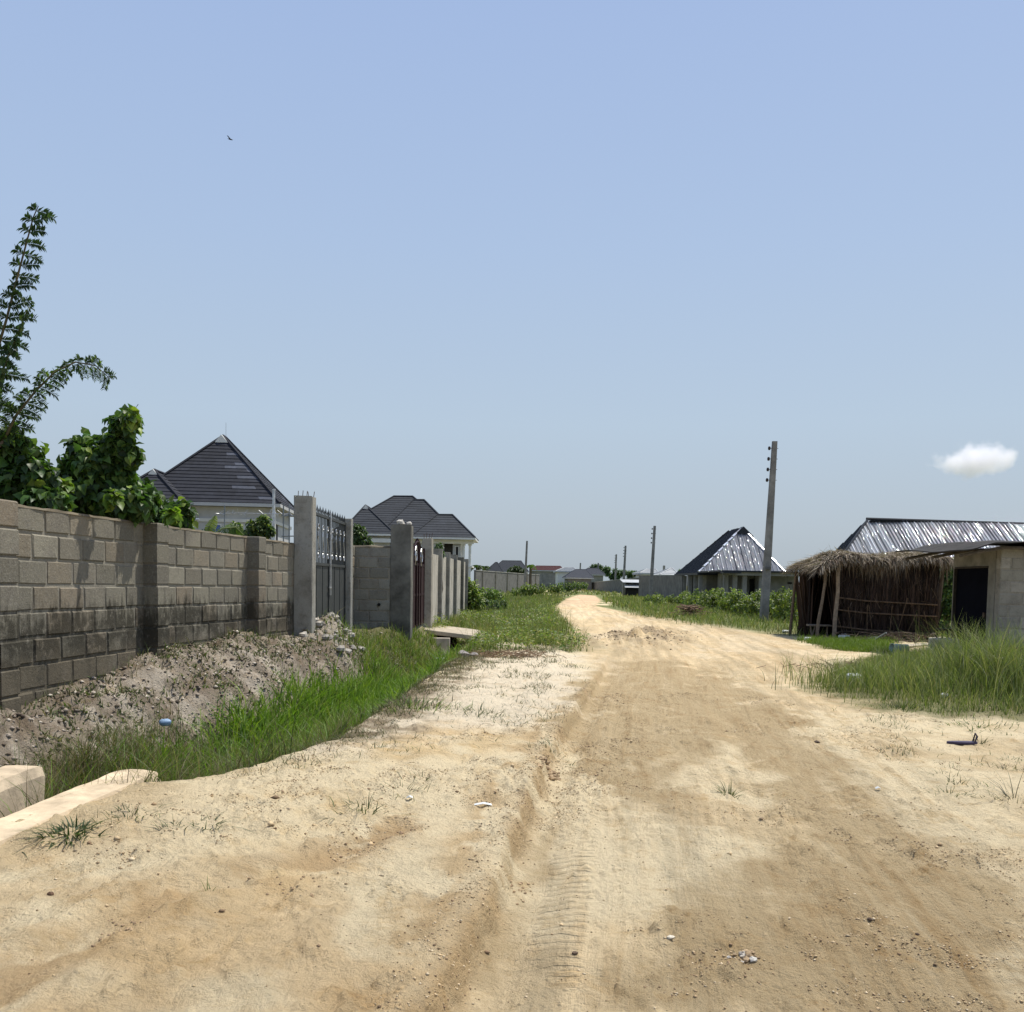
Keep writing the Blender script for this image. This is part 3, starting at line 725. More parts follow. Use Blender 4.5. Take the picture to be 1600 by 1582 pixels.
# ------------------------------------------------------------------ ditch walls beside the road
def rough_wall(name, label, p, q, th, zb, zt, c, seed, grp):
    rr = random.Random(seed); p = Vector((*p, 0)); q = Vector((*q, 0)); L = (q-p).length; ux = (q-p)/L; n = Vector((-ux.y, ux.x, 0))
    N = int(L/.05); prof = [(-.5, 0), (-.5, .35), (-.5, .7), (-.5, .93), (-.42, 1.0), (-.14, 1.01), (.14, 1.01), (.42, 1.0), (.5, .93), (.5, .7), (.5, .35), (.5, 0)]
    V = []; F = []; m = len(prof)
    for i in range(N+1):
        t = i/N; endr = .92 if i in (0, N) else 1
        for (a, b_) in prof:
            aa = a*th*endr+(fbm(np.array([i*.21+a*3]), np.array([b_*4.0+seed]), 3, seed)[0]-.5)*.035
            zz = zb+(zt-zb)*b_-(.018 if i in (0, N) and b_ > .9 else 0)+(fbm(np.array([i*.12]), np.array([a*3.1]), 3, seed+4)[0]-.5)*.03*(b_ > .9)
            v = p+ux*(L*t+(rr.uniform(-.006, .006)))+n*aa; V.append((v.x, v.y, zz))
    for i in range(N):
        for k in range(m-1): a = i*m+k; F.append((a, a+m, a+m+1, a+1))
    F.append(tuple(range(m))); F.append(tuple(N*m+k for k in range(m))[::-1])
    mb = MB(); mb.add(V, F, c); o = mb.build(name, M_CONC, None, smooth=False)
    tag(o, label, 'wall', grp); return o
rough_wall('concrete_ditch_wall', 'long low concrete ditch wall half buried in sand at the road edge', (-2.83, 2.4), (-2.55, 6.55), .33, -.75, .165, (1.35, 1.22, 1.02), 3, 'low walls lining the ditch')
rough_wall('concrete_ditch_wall', 'shorter low concrete ditch wall standing on the bank side of the ditch', (-3.42, 3.0), (-3.36, 6.60), .29, -.75, .175, (1.2, 1.1, .95), 8, 'low walls lining the ditch')

# small culvert with its slab bridge
cv = thing('culvert', 'small culvert with dark mouth carrying a concrete slab to the burgundy gate', 'culvert', (-1.3, 25, 0))
M_SLAB = m_plain("bare_concrete_slab", (.42, .36, .27), .92, 0, 4, .25, .006, vc=True)
mb = MB(); mb.hexa([(-2.32, 24.5, .16), (-.72, 24.5, -.01), (-.70, 27.6, -.01), (-2.30, 27.6, .16)], [(-2.32, 24.5, .27), (-.72, 24.5, .10), (-.70, 27.6, .09), (-2.30, 27.6, .26)]); mb.build('slab', M_SLAB, cv, bevel=.015)
mb = MB(); mb.box(-1.06, -.68, 24.25, 24.49, -.6, .06); mb.box(-.98, -.72, 24.5, 27.4, -.6, -.02); mb.build('abutment', M_CONC, cv, bevel=.012)
mb = MB(); mb.box(-2.5, -1.58, 24.22, 24.49, -.6, .06); mb.box(-1.9, -1.66, 24.5, 27.4, -.6, .05); mb.build('abutment', M_CONC, cv, bevel=.012)
mb = MB()
for k in range(3): mb.box(-1.66, -1.0, 24.6+.1*k, 24.7+.1*k, -.42+.13*k, -.36+.13*k, (.2, .16, .12))
mb.build('broken_planks', M_CONC, cv, jit=.03)
def sack(name, label, x, y, z, sx, sy, sz, rz, mat, cat, group=None, seed=1, c=(1, 1, 1)):
    """slumped sack with creases"""
    V = []; F = []; n, m = 9, 14; cr, sr = math.cos(rz), math.sin(rz)
    for i in range(n+1):
        la = -PI/2+PI*i/n
        for k in range(m):
            lo = 2*PI*k/m; ca, sa = math.copysign(abs(math.cos(lo))**.6, math.cos(lo)), math.copysign(abs(math.sin(lo))**.6, math.sin(lo))
            cl = math.cos(la)**.6 if i not in (0, n) else 0
            q = 1+.14*(fbm(np.array([k*.9]), np.array([i*.8]), 3, seed)[0]-.5)*2
            a, b_ = sx/2*ca*cl*q, sy/2*sa*cl*q; zz = sz/2*math.sin(la)*(1 if la < 0 else .9+.4*(fbm(np.array([k*.5]), np.array([i*.5]), 2, seed+1)[0]-.5))
            V.append((x+a*cr-b_*sr, y+a*sr+b_*cr, z+sz/2+zz))
    for i in range(n):
        for k in range(m): F.append((i*m+k, i*m+(k+1) % m, (i+1)*m+(k+1) % m, (i+1)*m+k))
    mb = MB(); mb.add(V, F, c); o = mb.build(name, mat, None, smooth=True); return tag(o, label, cat, group)
M_SACK = m_plain("woven_plastic", (.55, .56, .56), .6, 0, 14, .25, .003, vc=True)
for (px, py, sx, sz, lab) in ((703, 1003, .42, .13, 'pale slumped sack on the ditch edge beside the culvert mouth'), (688, 1017, .50, .15, 'grey slumped sack lower down the ditch bank from the culvert'), (762, 1012, .22, .1, 'small white sack lying in the grass right beside the culvert abutment')):
    g = U(px, py, 23.2); sack('sack', lab, g.x, 23.2, hz(g.x, 23.2)-.02, sx, .34, sz, rr.uniform(-.3, .3), M_SACK, 'sack', None, int(px))

# ------------------------------------------------------------------ roofs and houses
def slope_face(mb, a, b, c, d, mode, n, rr, colf=None, step=.045):
    """a,b eave corners, c over b and d over a. tile: stepped courses; rib: sheet with raised ribs"""
    a, b, c, d = map(Vector, (a, b, c, d)); u = (b-a).normalized(); L = (b-a).length
    nn = u.cross((d+c)/2-(a+b)/2).normalized(); v = nn.cross(u).normalized()
    H = ((d-a).dot(v)+(c-b).dot(v))/2; ud, uc = (d-a).dot(u), (c-a).dot(u)
    P = lambda s, t, k=0: a+u*s+v*t+nn*k
    if mode == 'tile':
        for k in range(n):
            t0, t1 = H*k/n, H*(k+1)/n
            l0, r0 = ud*t0/H, L-(L-uc)*t0/H; l1, r1 = ud*t1/H, L-(L-uc)*t1/H
            T = max(1, int((r0-l0)/1.25)); off = rr.random()
            cuts = [0]+sorted({max(.02, min(.98, (i+off)/T)) for i in range(T)})+[1]
            for q in range(len(cuts)-1):
                s0, s1 = cuts[q], cuts[q+1]; col = colf(s0, k/n, rr) if colf else (1, 1, 1)
                w0, w1 = l0+(r0-l0)*s0, l0+(r0-l0)*s1; x0, x1 = l1+(r1-l1)*s0, l1+(r1-l1)*s1
                mb.add([P(w0, t0, -.01), P(w1, t0, -.01), P(w1, t0, step), P(w0, t0, step), P(x1, t1, .004), P(x0, t1, .004)], [(0, 1, 2, 3), (3, 2, 4, 5)], col)
    else:
        mb.add([P(0, 0), P(L, 0), P(uc, H), P(ud, H)], [(0, 1, 2, 3)], (1, 1, 1))
        N = max(3, int(L/n))
        for k in range(N+1):
            s = L*(k+.5)/(N+1)
            t = H if ud <= s <= uc else (H*s/ud if s < ud else H*(L-s)/(L-uc))
            if t < .15: continue
            w_ = .055; col = colf(s/L, 0, rr) if colf else (1, 1, 1)
            mb.add([P(s-w_, -.01, .0), P(s+w_, -.01, .0), P(s+w_, t, .0), P(s-w_, t, .0), P(s-w_*.5, -.01, .06), P(s+w_*.5, -.01, .06), P(s+w_*.5, t, .06), P(s-w_*.5, t, .06)],
                   [(4, 5, 6, 7), (0, 4, 7, 3), (5, 1, 2, 6), (0, 1, 5, 4)], col)
def hip_roof(parent, T, x0, x1, y0, y1, z0, z1, A, B, mat, mode='tile', n=18, seed=0, fasc=None, trim=None, colf=None, gab=None, step=.045):
    """A, B: ridge ends (x, y); front first for a ridge that runs back"""
    rr = random.Random(seed); mb = MB(); P = lambda x, y, z: T @ Vector((x, y, z))
    A3, B3 = P(*A, z1), P(*B, z1); c00, c10, c11, c01 = P(x0, y0, z0), P(x1, y0, z0), P(x1, y1, z0), P(x0, y1, z0)
    along_x = abs(A[0]-B[0]) >= abs(A[1]-B[1])
    if along_x: fs = [(c00, c10, B3, A3), (c11, c01, A3, B3), (c01, c00, A3, A3), (c10, c11, B3, B3)]
    else: fs = [(c00, c10, A3, A3), (c11, c01, B3, B3), (c01, c00, A3, B3), (c10, c11, B3, A3)]
    for i, (a, b_, c_, d_) in enumerate(fs): slope_face(mb, a, b_, c_, d_, mode, n, rr, colf if i in (0, 3) else None, step)
    rf = mb.build('roof', mat, parent)
    tr = MB(); e = .03
    hips = [(c00, A3), (c10, B3 if along_x else A3), (c11, B3), (c01, A3 if along_x else B3), (A3, B3)]
    for p, q in hips:
        if (q-p).length > .2: tr.tube([p+Vector((0, 0, .05)), q+Vector((0, 0, .07))], .085, 5)
    tr.build('ridge_caps', trim or mat, rf)
    fb = MB(); d = .22
    for p, q in ((c00, c10), (c10, c11), (c11, c01), (c01, c00)): fb.wallbox((p.x, p.y), (q.x, q.y), .05, p.z-d, p.z-.012)
    i_ = .03; fb.add([P(x0+i_, y0+i_, z0-d+.03), P(x1-i_, y0+i_, z0-d+.03), P(x1-i_, y1-i_, z0-d+.03), P(x0+i_, y1-i_, z0-d+.03)], [(3, 2, 1, 0)])
    fb.build('fascia', fasc or mat, rf)
    if gab:
        g = MB(); p = A3; w_ = gab; dirn = (c00+c10)/2-A3; hd = Vector((dirn.x, dirn.y, 0)).normalized(); sd_ = Vector((-hd.y, hd.x, 0))
        k = w_/max(.1, ((c10-c00).length/2)); drop = (z1-z0)*k
        o1 = A3+hd*(Vector((dirn.x, dirn.y, 0)).length*k+.06); g.add([o1+sd_*w_-Vector((0, 0, drop)), o1-sd_*w_-Vector((0, 0, drop)), o1+Vector((0, 0, .06)), A3+Vector((0, 0, .06)), A3+sd_*w_-Vector((0, 0, drop)), A3-sd_*w_-Vector((0, 0, drop))], [(1, 0, 2), (0, 4, 3, 2), (5, 1, 2, 3), (0, 1, 5, 4)])
        g.build('gablet', M_WHITE, rf)
    return rf
def tmat(x, y, rz): return Matrix.Translation((x, y, 0)) @ Matrix.Rotation(rz, 4, 'Z')
def tbox(mb, T, x0, x1, y0, y1, z0, z1, c=None):
    P = lambda x, y, z: tuple(T @ Vector((x, y, z)))
    mb.hexa([P(x0, y0, z0), P(x1, y0, z0), P(x1, y1, z0), P(x0, y1, z0)], [P(x0, y0, z1), P(x1, y0, z1), P(x1, y1, z1), P(x0, y1, z1)], c)
def window(parent, T, x0, x1, z0, z1, y, glass, frame, bars=1):
    """on a wall that faces local -y at depth y"""
    mb = MB(); t = .07
    tbox(mb, T, x0-t, x0, y-.05, y+.03, z0-t, z1+t); tbox(mb, T, x1, x1+t, y-.05, y+.03, z0-t, z1+t)
    tbox(mb, T, x0, x1, y-.05, y+.03, z1, z1+t); tbox(mb, T, x0, x1, y-.07, y+.03, z0-t, z0)
    for k in range(1, bars+1): xm = x0+(x1-x0)*k/(bars+1); tbox(mb, T, xm-.02, xm+.02, y-.04, y+.03, z0, z1)
    w_ = mb.build('window', frame, parent)
    mb = MB(); tbox(mb, T, x0, x1, y-.015, y+.02, z0, z1); mb.build('pane', glass, w_)
M_WHITE = m_plain("white_paint", (.66, .66, .63), .6, 0, 2, .08, .001, vc=True)
M_CREAM = m_plain("cream_paint", (.47, .475, .475), .75, 0, 1.2, .12, .002, vc=True)
M_RTILE = m_plain("charcoal_stone_coated_tile", (.022, .024, .032), .85, .0, 3, .25, .002, vc=True, spec=.3)
M_RTILE2 = m_plain("slate_grey_tile", (.030, .034, .041), .85, .0, 3, .2, .002, vc=True, spec=.3)
M_BLUEG = m_plain("blue_curtained_glass", (.05, .10, .42), .15, 0, 2, .2, 0, spec=.6)
M_DKG = m_plain("dark_opening", (.012, .012, .014), .5, 0, 3, .1, 0)
# house one, behind the long wall
h1 = thing('house', 'cream house with steep charcoal tiled pyramid roof, pale patches of tile on its slope', 'house', (-19, 61, .2))
T = tmat(-14.55, 60, R(5))
def patchy(s, k, rr):
    lim = .60+.30*abs(k-.35)
    if s > lim and rr.random() < .42 and .0 < k < .75: return (3.3, 3.3, 3.1)
    g = rr.uniform(.85, 1.2); return (g, g, g)
rf = hip_roof(h1, T, -9.2, 0, 0, 9.2, 6.12, 10.75, (-4.35, 4.3), (-4.35, 5.2), M_RTILE, 'tile', 20, 4, M_CREAM, M_RTILE, patchy, gab=.45, step=.035)
rf = hip_roof(h1, T, -9.7, -5.55, -2.1, 4.5, 6.10, 7.95, (-7.6, .1), (-7.6, 3.2), M_RTILE, 'tile', 8, 5, M_CREAM, M_RTILE, None, gab=.3, step=.035)
mb = MB(); tbox(mb, T, -8.6, -.6, .6, 8.6, 0, 5.9); tbox(mb, T, -9.2, -6.1, -1.5, .62, 0, 5.89); mb.build('wall', M_CREAM, h1)
mb = MB(); tbox(mb, T, -8.7, -.5, .5, 8.7, 4.95, 5.15); mb.build('string_course', M_WHITE, h1)
window(h1, T, -4.35, -3.75, 3.3, 4.75, .585, M_BLUEG, M_WHITE, 1); window(h1, T, -1.85, -1.25, 3.3, 4.7, .585, M_BLUEG, M_WHITE, 1); window(h1, T, -8.3, -7.4, 3.5, 4.6, -1.515, M_DKG, M_WHITE, 1)
mb = MB(); tbox(mb, T, -.62, -.585, 1.6, 3.0, 2.8, 5.0); mb.build('window', M_DKG, h1)
mb = MB()
for xx in (-.45,): tbox(mb, T, xx-.11, xx+.11, .3, .52, 2.2, 5.9)
mb.build('column', M_WHITE, h1)
mb = MB(); a_ = T @ Vector((-4.35, 5.2, 10.8)); mb.tube([a_, a_+Vector((0, 0, 1.0))], .015, 5); mb.build('lightning_rod', M_WROT, h1)

# house two
h2 = thing('house', 'two-storey white house with many-hipped slate grey roof and a columned porch at its end', 'house', (-11, 108, .1))
T0 = Matrix.Identity(4)
XX = lambda px, d: (px-800)/1500*d
e2 = 6.45
shade = lambda s, k, rr: (lambda g: (g, g, g))(rr.uniform(.85, 1.15))
hip_roof(h2, T0, XX(512, 104), XX(716, 104), 104, 118, e2, 11.1, (XX(613, 111), 111), (XX(642, 111), 111), M_RTILE2, 'tile', 17, 1, M_WHITE, M_RTILE2, shade, step=.035)
hip_roof(h2, T0, XX(528, 102), XX(614, 102), 102.6, 113, e2-.02, 9.65, (XX(570, 107), 106.5), (XX(573, 109), 110), M_RTILE2, 'tile', 12, 2, M_WHITE, M_RTILE2, shade, gab=.35, step=.035)
hip_roof(h2, T0, XX(590, 103), XX(714, 103), 103.4, 114, e2-.04, 10.55, (XX(643, 109), 108.9), (XX(660, 109), 108.9), M_RTILE2, 'tile', 15, 3, M_WHITE, M_RTILE2, shade, step=.035)
hip_roof(h2, T0, XX(640, 102), XX(740, 102), 102, 110.5, e2-.3, 8.75, (XX(680, 106), 106.2), (XX(704, 106), 106.2), M_RTILE2, 'tile', 9, 6, M_WHITE, M_RTILE2, shade, step=.035)
mb = MB(); mb.box(XX(520, 105), XX(690, 104), 104.8, 117, 0, e2-.25); mb.box(XX(536, 103), XX(606, 103), 103.4, 104.79, 0, e2-.28); mb.box(XX(655, 103), XX(691, 103), 102.9, 104.78, 0, e2-.55); mb.box(XX(706, 104), XX(718, 104), 103.3, 108.5, 0, e2-.56)
mb.build('wall', M_CREAM, h2)
mb = MB(); mb.box(XX(691, 103), XX(706, 103), 104.6, 104.78, 0, e2-.56, (.42, .42, .42)); mb.build('recess_wall', M_REND, h2)
mb = MB(); mb.box(XX(518, 105), XX(738, 103), 102.75, 102.88, e2-.95, e2-.53); mb.build('cornice', M_WHITE, h2)
mb = MB(); mb.box(XX(690, 103), XX(736, 103), 102.9, 108, 3.0, 3.2); mb.build('balcony_slab', M_WHITE, h2)
for px in (722, 732):
    mb = MB(); x = XX(px, 103); mb.tube([(x, 103.1, 0), (x, 103.1, e2-.95)], .14, 12); mb.box(x-.22, x+.22, 102.9, 103.3, e2-1.1, e2-.96); mb.build('column', M_WHITE, h2)
window(h2, T0, XX(602, 104), XX(611, 104), 4.1, 5.7, 104.78, M_BLUEG, M_WHITE, 1)
window(h2, T0, XX(556, 103), XX(563, 103), 4.1, 5.5, 103.38, M_DKG, M_WHITE, 1)
window(h2, T0, XX(710, 103.3), XX(714, 103.3), 3.9, 5.2, 103.28, M_DKG, M_WHITE, 0)

# house three: half-built bungalow with ribbed metal roof
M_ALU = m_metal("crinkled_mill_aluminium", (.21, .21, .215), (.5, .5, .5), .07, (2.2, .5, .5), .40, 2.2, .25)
M_ALUD = m_plain("dark_and_shaded_metal", (.028, .031, .036), .55, .2, 2, .2, .004, vc=True)  # dark trim, also the shade painted on side slopes of the metal roofs
M_GREYW = m_plain("raw_grey_plaster", (.235, .23, .215), .93, 0, 1.1, .3, .004, vc=True)
M_FOIL = m_plain("bare_foil_trim", (.80, .80, .82), .35, .75, 3, .35, .03, vc=True, bscale=4)
h3 = thing('bungalow', 'unfinished grey bungalow with pyramid roof of crinkled ribbed metal behind the roadside shrubs', 'house', (21, 86, 0))
x0, x1 = XX(1089, 84), XX(1226, 84)
def alu(s, k, rr): g = rr.choice((.45, .6, .9, 1.6, 2.2)); return (g, g, g)
T3 = Matrix.Identity(4)
apx = XX(1156, 88.5)
mb = MB(); rr = random.Random(3)
zE, zA = 2.62, 6.85
c00, c10, c11, c01 = Vector((x0, 84, zE)), Vector((x1, 84, zE)), Vector((x1, 96, zE)), Vector((x0, 96, zE)); A3, B3 = Vector((apx, 89.0, zA)), Vector((apx-.5, 92.2, zA))
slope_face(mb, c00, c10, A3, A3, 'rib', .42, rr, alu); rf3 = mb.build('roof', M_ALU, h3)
mb = MB(); slope_face(mb, c11, c01, B3, B3, 'rib', .6, rr); slope_face(mb, c01, c00, A3, B3, 'rib', .6, rr); slope_face(mb, c10, c11, B3, A3, 'rib', .6, rr); mb.build('shaded_slopes', M_ALUD, rf3)  # slopes turned from the glint get dark metal as painted shade
mb = MB()
for p, q in ((c00, A3), (c10, A3)):
    for i in range(9):
        a, b_ = p.lerp(q, i/9), p.lerp(q, (i+.93)/9); mb.tube([a+Vector((0, 0, .07+rr.uniform(0, .06))), b_+Vector((0, 0, .06))], [rr.uniform(.05, .12), rr.uniform(.04, .09)], 5)
mb.build('hip_flashing', M_FOIL, rf3)
g = MB(); o1 = A3+Vector((0, -.75, 0)); g.add([A3+Vector((-.95, -.75, -.78)), A3+Vector((.95, -.75, -.78)), o1+Vector((0, 0, .12)), A3+Vector((0, .5, .12)), A3+Vector((-.95, .5, -.78)), A3+Vector((.95, .5, -.78))], [(0, 1, 2), (2, 3, 4, 0), (1, 5, 3, 2)]); g.build('gablet', M_ALUD, rf3)
mb = MB(); mb.box(x0-.1, x1+.1, 83.9, 84.0, zE-.20, zE+.0); mb.box(x0-.12, x0-.02, 84.01, 96, zE-.2, zE); mb.add([(x0, 84.01, zE-.1), (x1, 84.01, zE-.1), (x1, 96, zE-.1), (x0, 96, zE-.1)], [(3, 2, 1, 0)]); mb.build('fascia', M_ALUD, rf3)
mb = MB(); mb.box(x0+1.1, x1-.5, 86.0, 95.5, -.1, zE-.12); mb.build('wall', M_GREYW, h3)
for k, (xx, yy) in enumerate([(x0+.25, 84.3), (x0+.25, 86.6), (x0+.25, 89.2), (x0+.25, 92.0), (x0+.25, 95.0), (x0+2.4, 84.3)]):
    mb = MB(); mb.box(xx-.16, xx+.16, yy-.16, yy+.16, -.1, zE-.21); mb.build('column', M_GREYW, h3)
for xx in (x0+2.6, x0+3.4, x0+4.3):
    mb = MB(); mb.box(xx, xx+.42, 85.96, 85.99, .35, 2.1); mb.build('opening', M_DKG, h3)
# flat-roofed porch wing in front of it
mb = MB(); wx0, wx1, wy = XX(1134, 76), XX(1252, 76), 76
mb.box(XX(1186, 77.2), wx1, 77.2, 83, -.1, 2.55); mb.box(XX(1135, 79), XX(1187, 79), 79, 83, -.1, 2.55); mb.build('wing_wall', M_GREYW, h3)
mb = MB(); mb.box(XX(1122, 75.5), XX(1262, 75.5), 75.5, 83.8, 2.62, 2.74); mb.box(XX(1122, 75.5), XX(1150, 75.5), 74.3, 75.49, 2.50, 2.60); mb.build('wing_roof', M_ALUD, h3)
mb = MB(); mb.box(XX(1127, 75.7), XX(1262, 75.7), 75.7, 75.9, 2.36, 2.615); mb.build('beam', M_GREYW, h3)
for px in (1132, 1146, 1161, 1187):
    mb = MB(); x = XX(px, 76); mb.box(x-.17, x+.17, 75.95, 76.3, -.1, 2.35); mb.build('column', M_GREYW, h3)
for (a_, b_) in ((1169, 1176),):
    mb = MB(); mb.box(XX(a_, 78.9), XX(b_, 78.9), 78.9, 78.98, .3, 2.1); mb.build('opening', M_DKG, h3)
for px in (1229, 1240):
    mb = MB(); mb.box(XX(px, 77), XX(px+7, 77), 77.14, 77.19, 1.75, 1.90); mb.build('vent_slot', M_DKG, h3)

# house four: long ribbed roof behind the thatched stall
h4 = thing('house', 'long low house whose shiny corrugated metal roof rises behind the thatched stall', 'house', (28, 66, 0))
e4 = 2.6; y4 = 60
xa, xb = XX(1297, y4), XX(1640, y4)
c00, c10, c11, c01 = Vector((xa, y4, e4)), Vector((xb, y4, e4+.02)), Vector((xb, y4+10, e4)), Vector((XX(1268, y4+9), y4+9, e4))
RA, RB = Vector((XX(1349, 65), 65, 6.15)), Vector((XX(1594, 65), 65, 6.0))
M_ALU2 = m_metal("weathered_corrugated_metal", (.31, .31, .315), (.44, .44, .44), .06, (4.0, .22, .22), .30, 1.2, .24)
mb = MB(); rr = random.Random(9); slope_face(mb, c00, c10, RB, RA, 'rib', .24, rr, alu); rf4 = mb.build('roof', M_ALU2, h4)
mb = MB(); slope_face(mb, c11, c01, RA, RB, 'rib', .6, rr); slope_face(mb, c01, c00, RA, RA, 'rib', .6, rr); slope_face(mb, c10, c11, RB, RB, 'rib', .6, rr); mb.build('shaded_slopes', M_ALUD, rf4)  # shade of the side and back slopes put into a darker metal
mb = MB(); mb.tube([RA+Vector((-.1, 0, .03)), RB+Vector((.1, 0, .03))], .10, 6); mb.tube([c00+Vector((0, 0, .05)), RA], .07, 5); mb.tube([c10+Vector((0, 0, .05)), RB], .07, 5); mb.build('ridge_caps', M_ALUD, rf4)
mb = MB(); mb.box(xa+1.9, xb-.7, y4+.7, y4+9.3, -.1, e4+.35); mb.build('wall', M_GREYW, h4)
# ------------------------------------------------------------------ thatched stall
M_STRAW = m_leaf("dry_palm_straw", (1, 1, 1), .12, .8)
M_STICK = m_plain("weathered_stick", (.20, .165, .125), .9, 0, 12, .35, .004, vc=True)
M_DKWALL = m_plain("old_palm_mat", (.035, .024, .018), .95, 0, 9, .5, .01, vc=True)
def strands(P, D, L, w, sag, rng, cols, seg=3, flat=None):
    """ribbons from P along D, drooping with sag; arrays (N,3),(N,3),(N,)"""
    N = len(P); t = np.linspace(0, 1, seg+1)
    side = np.cross(D, np.array([0, 0, 1.0])[None]); nrm = np.linalg.norm(side, axis=1, keepdims=True)
    rnd = rng.normal(size=(N, 3)); side = np.where(nrm < .15, np.cross(D, rnd), side); side = side+rnd*.25; side /= np.linalg.norm(side, axis=1, keepdims=True)+1e-9
    V = np.zeros((N, seg+1, 2, 3))
    for i, tt in enumerate(t):
        c_ = P+D*(L*tt)[:, None]; c_[:, 2] -= sag*tt*tt
        ww = w*(1-.85*tt**2)
        V[:, i, 0] = c_-side*ww[:, None]/2; V[:, i, 1] = c_+side*ww[:, None]/2
    b = (np.arange(N)*(seg+1)*2)[:, None, None]
    q = np.array([[2*i, 2*i+1, 2*i+3, 2*i+2] for i in range(seg)])[None]
    F = (b+q).reshape(-1, 4); C = np.repeat(cols, (seg+1)*2, axis=0)
    return V.reshape(-1, 3), F, C
def palette(rng, N, cols, var=.2, wts=None):
    cols = np.array(cols); k = rng.choice(len(cols), N, p=wts); return np.clip(cols[k]*(1+rng.normal(0, var, (N, 1))), .004, 1)
ht = thing('thatched_stall', 'tumbledown roadside stall of dark palm matting and sticks under a shaggy dry thatch roof', 'stall', (10.3, 28, 0))
rng = np.random.default_rng(5)
def tz(x, y):   # thatch surface
    return 2.26+.16*sm(0, 1.2, x-8.2)+.10*sm(0, 1.2, 12.3-x)-.10*np.abs(y-28)+.06*np.sin(x*2.3)-.26*sm(9.3, 8.2, x)
N = 9000
x = rng.uniform(8.45, 12.15, N); y = rng.uniform(26.75, 29.3, N)
ed = rng.random(N) < .42
x = np.where(ed, rng.uniform(8.5, 12.1, N), x); y = np.where(ed, rng.uniform(26.52, 26.85, N), y)
le = rng.random(N) < .14; x = np.where(le, rng.uniform(8.42, 8.65, N), x); y = np.where(le, rng.uniform(26.5, 29.2, N), y)
z = tz(x, y)+rng.uniform(-.04, .07, N)
az = rng.normal(-PI/2, .75, N); az = np.where(le, rng.normal(PI, .6, N), az)
D = np.stack([np.cos(az), np.sin(az), rng.uniform(-.45, .28, N)], -1); D /= np.linalg.norm(D, axis=1, keepdims=True)
L = rng.uniform(.18, .45, N); sag = rng.uniform(.03, .22, N)*np.where(ed | le, 1.1, .35)
cl = palette(rng, N, [(.20, .155, .105), (.30, .25, .18), (.11, .082, .055), (.40, .34, .26), (.17, .12, .085)], .25)
V1, F1, C1 = strands(np.stack([x, y, z], -1), D, L, rng.uniform(.012, .03, N), sag, rng, cl)
# upright stray wisps and the longer hanging tassels
N2 = 260; x2 = rng.uniform(8.3, 12.3, N2); y2 = rng.uniform(26.5, 29, N2)
D2 = np.stack([rng.normal(-.3, .8, N2), rng.normal(-.3, .6, N2), rng.uniform(.2, 1.1, N2)], -1); D2 /= np.linalg.norm(D2, axis=1, keepdims=True)
V2, F2, C2 = strands(np.stack([x2, y2, tz(x2, y2)], -1), D2, rng.uniform(.2, .5, N2), np.full(N2, .010), rng.uniform(0, .15, N2), rng, palette(rng, N2, [(.22, .17, .12), (.30, .25, .19)]))
N3 = 900; x3 = np.concatenate([rng.normal(9.75, .22, 300), rng.normal(10.2, .12, 200), rng.uniform(8.5, 12, 280), rng.normal(11.9, .1, 120)]); y3 = rng.uniform(26.5, 26.75, N3)
D3 = np.stack([rng.normal(0, .16, N3), rng.normal(-.05, .1, N3), np.full(N3, -1.0)], -1); D3 /= np.linalg.norm(D3, axis=1, keepdims=True)
V3, F3_, C3 = strands(np.stack([x3, y3, tz(x3, y3)-.03], -1), D3, rng.uniform(.15, .75, N3)*rng.uniform(.4, 1, N3), rng.uniform(.010, .022, N3), np.zeros(N3), rng, palette(rng, N3, [(.20, .15, .10), (.28, .23, .16), (.09, .065, .05)]))
mesh_np('thatch_roof', np.concatenate([V1, V2, V3]), np.concatenate([F1, F2+len(V1), F3_+len(V1)+len(V2)]), M_STRAW, ht, col=np.concatenate([C1, C2, C3]))
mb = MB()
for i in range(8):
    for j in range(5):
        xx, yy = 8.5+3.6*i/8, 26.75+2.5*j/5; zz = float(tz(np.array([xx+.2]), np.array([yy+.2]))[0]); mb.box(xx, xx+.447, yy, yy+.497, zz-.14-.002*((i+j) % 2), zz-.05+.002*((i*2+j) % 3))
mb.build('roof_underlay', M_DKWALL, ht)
def mat_wall(name, p, q, zb, zt, dens, seed):
    rg = np.random.default_rng(seed); p = np.array(p, float); q = np.array(q, float); L_ = np.linalg.norm(q-p); N = int(L_*dens)
    s = rg.random(N); P = np.zeros((N, 3)); P[:, :2] = p+(q-p)*s[:, None]; nrm = np.array([(q-p)[1], -(q-p)[0]])/L_
    P[:, :2] += nrm*rg.uniform(-.05, .05, (N, 1)); P[:, 2] = zb+rg.uniform(0, .9, N)**1.5*(zt-zb)*.55
    D = np.stack([rg.normal(0, .10, N), rg.normal(0, .03, N), np.ones(N)], -1); D /= np.linalg.norm(D, axis=1, keepdims=True)
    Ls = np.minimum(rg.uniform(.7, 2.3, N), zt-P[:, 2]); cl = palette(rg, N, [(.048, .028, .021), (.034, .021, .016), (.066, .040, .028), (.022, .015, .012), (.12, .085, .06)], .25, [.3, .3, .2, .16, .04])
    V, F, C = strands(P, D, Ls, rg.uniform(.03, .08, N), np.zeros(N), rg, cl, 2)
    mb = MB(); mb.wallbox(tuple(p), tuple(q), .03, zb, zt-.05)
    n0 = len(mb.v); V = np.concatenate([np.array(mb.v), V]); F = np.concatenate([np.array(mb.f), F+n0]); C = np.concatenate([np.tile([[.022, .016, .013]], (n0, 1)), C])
    return mesh_np(name, V, F, M_STRAW, ht, col=C)
mat_wall('front_wall', (8.98, 26.78), (11.85, 26.78), 0, 2.3, 330, 3)
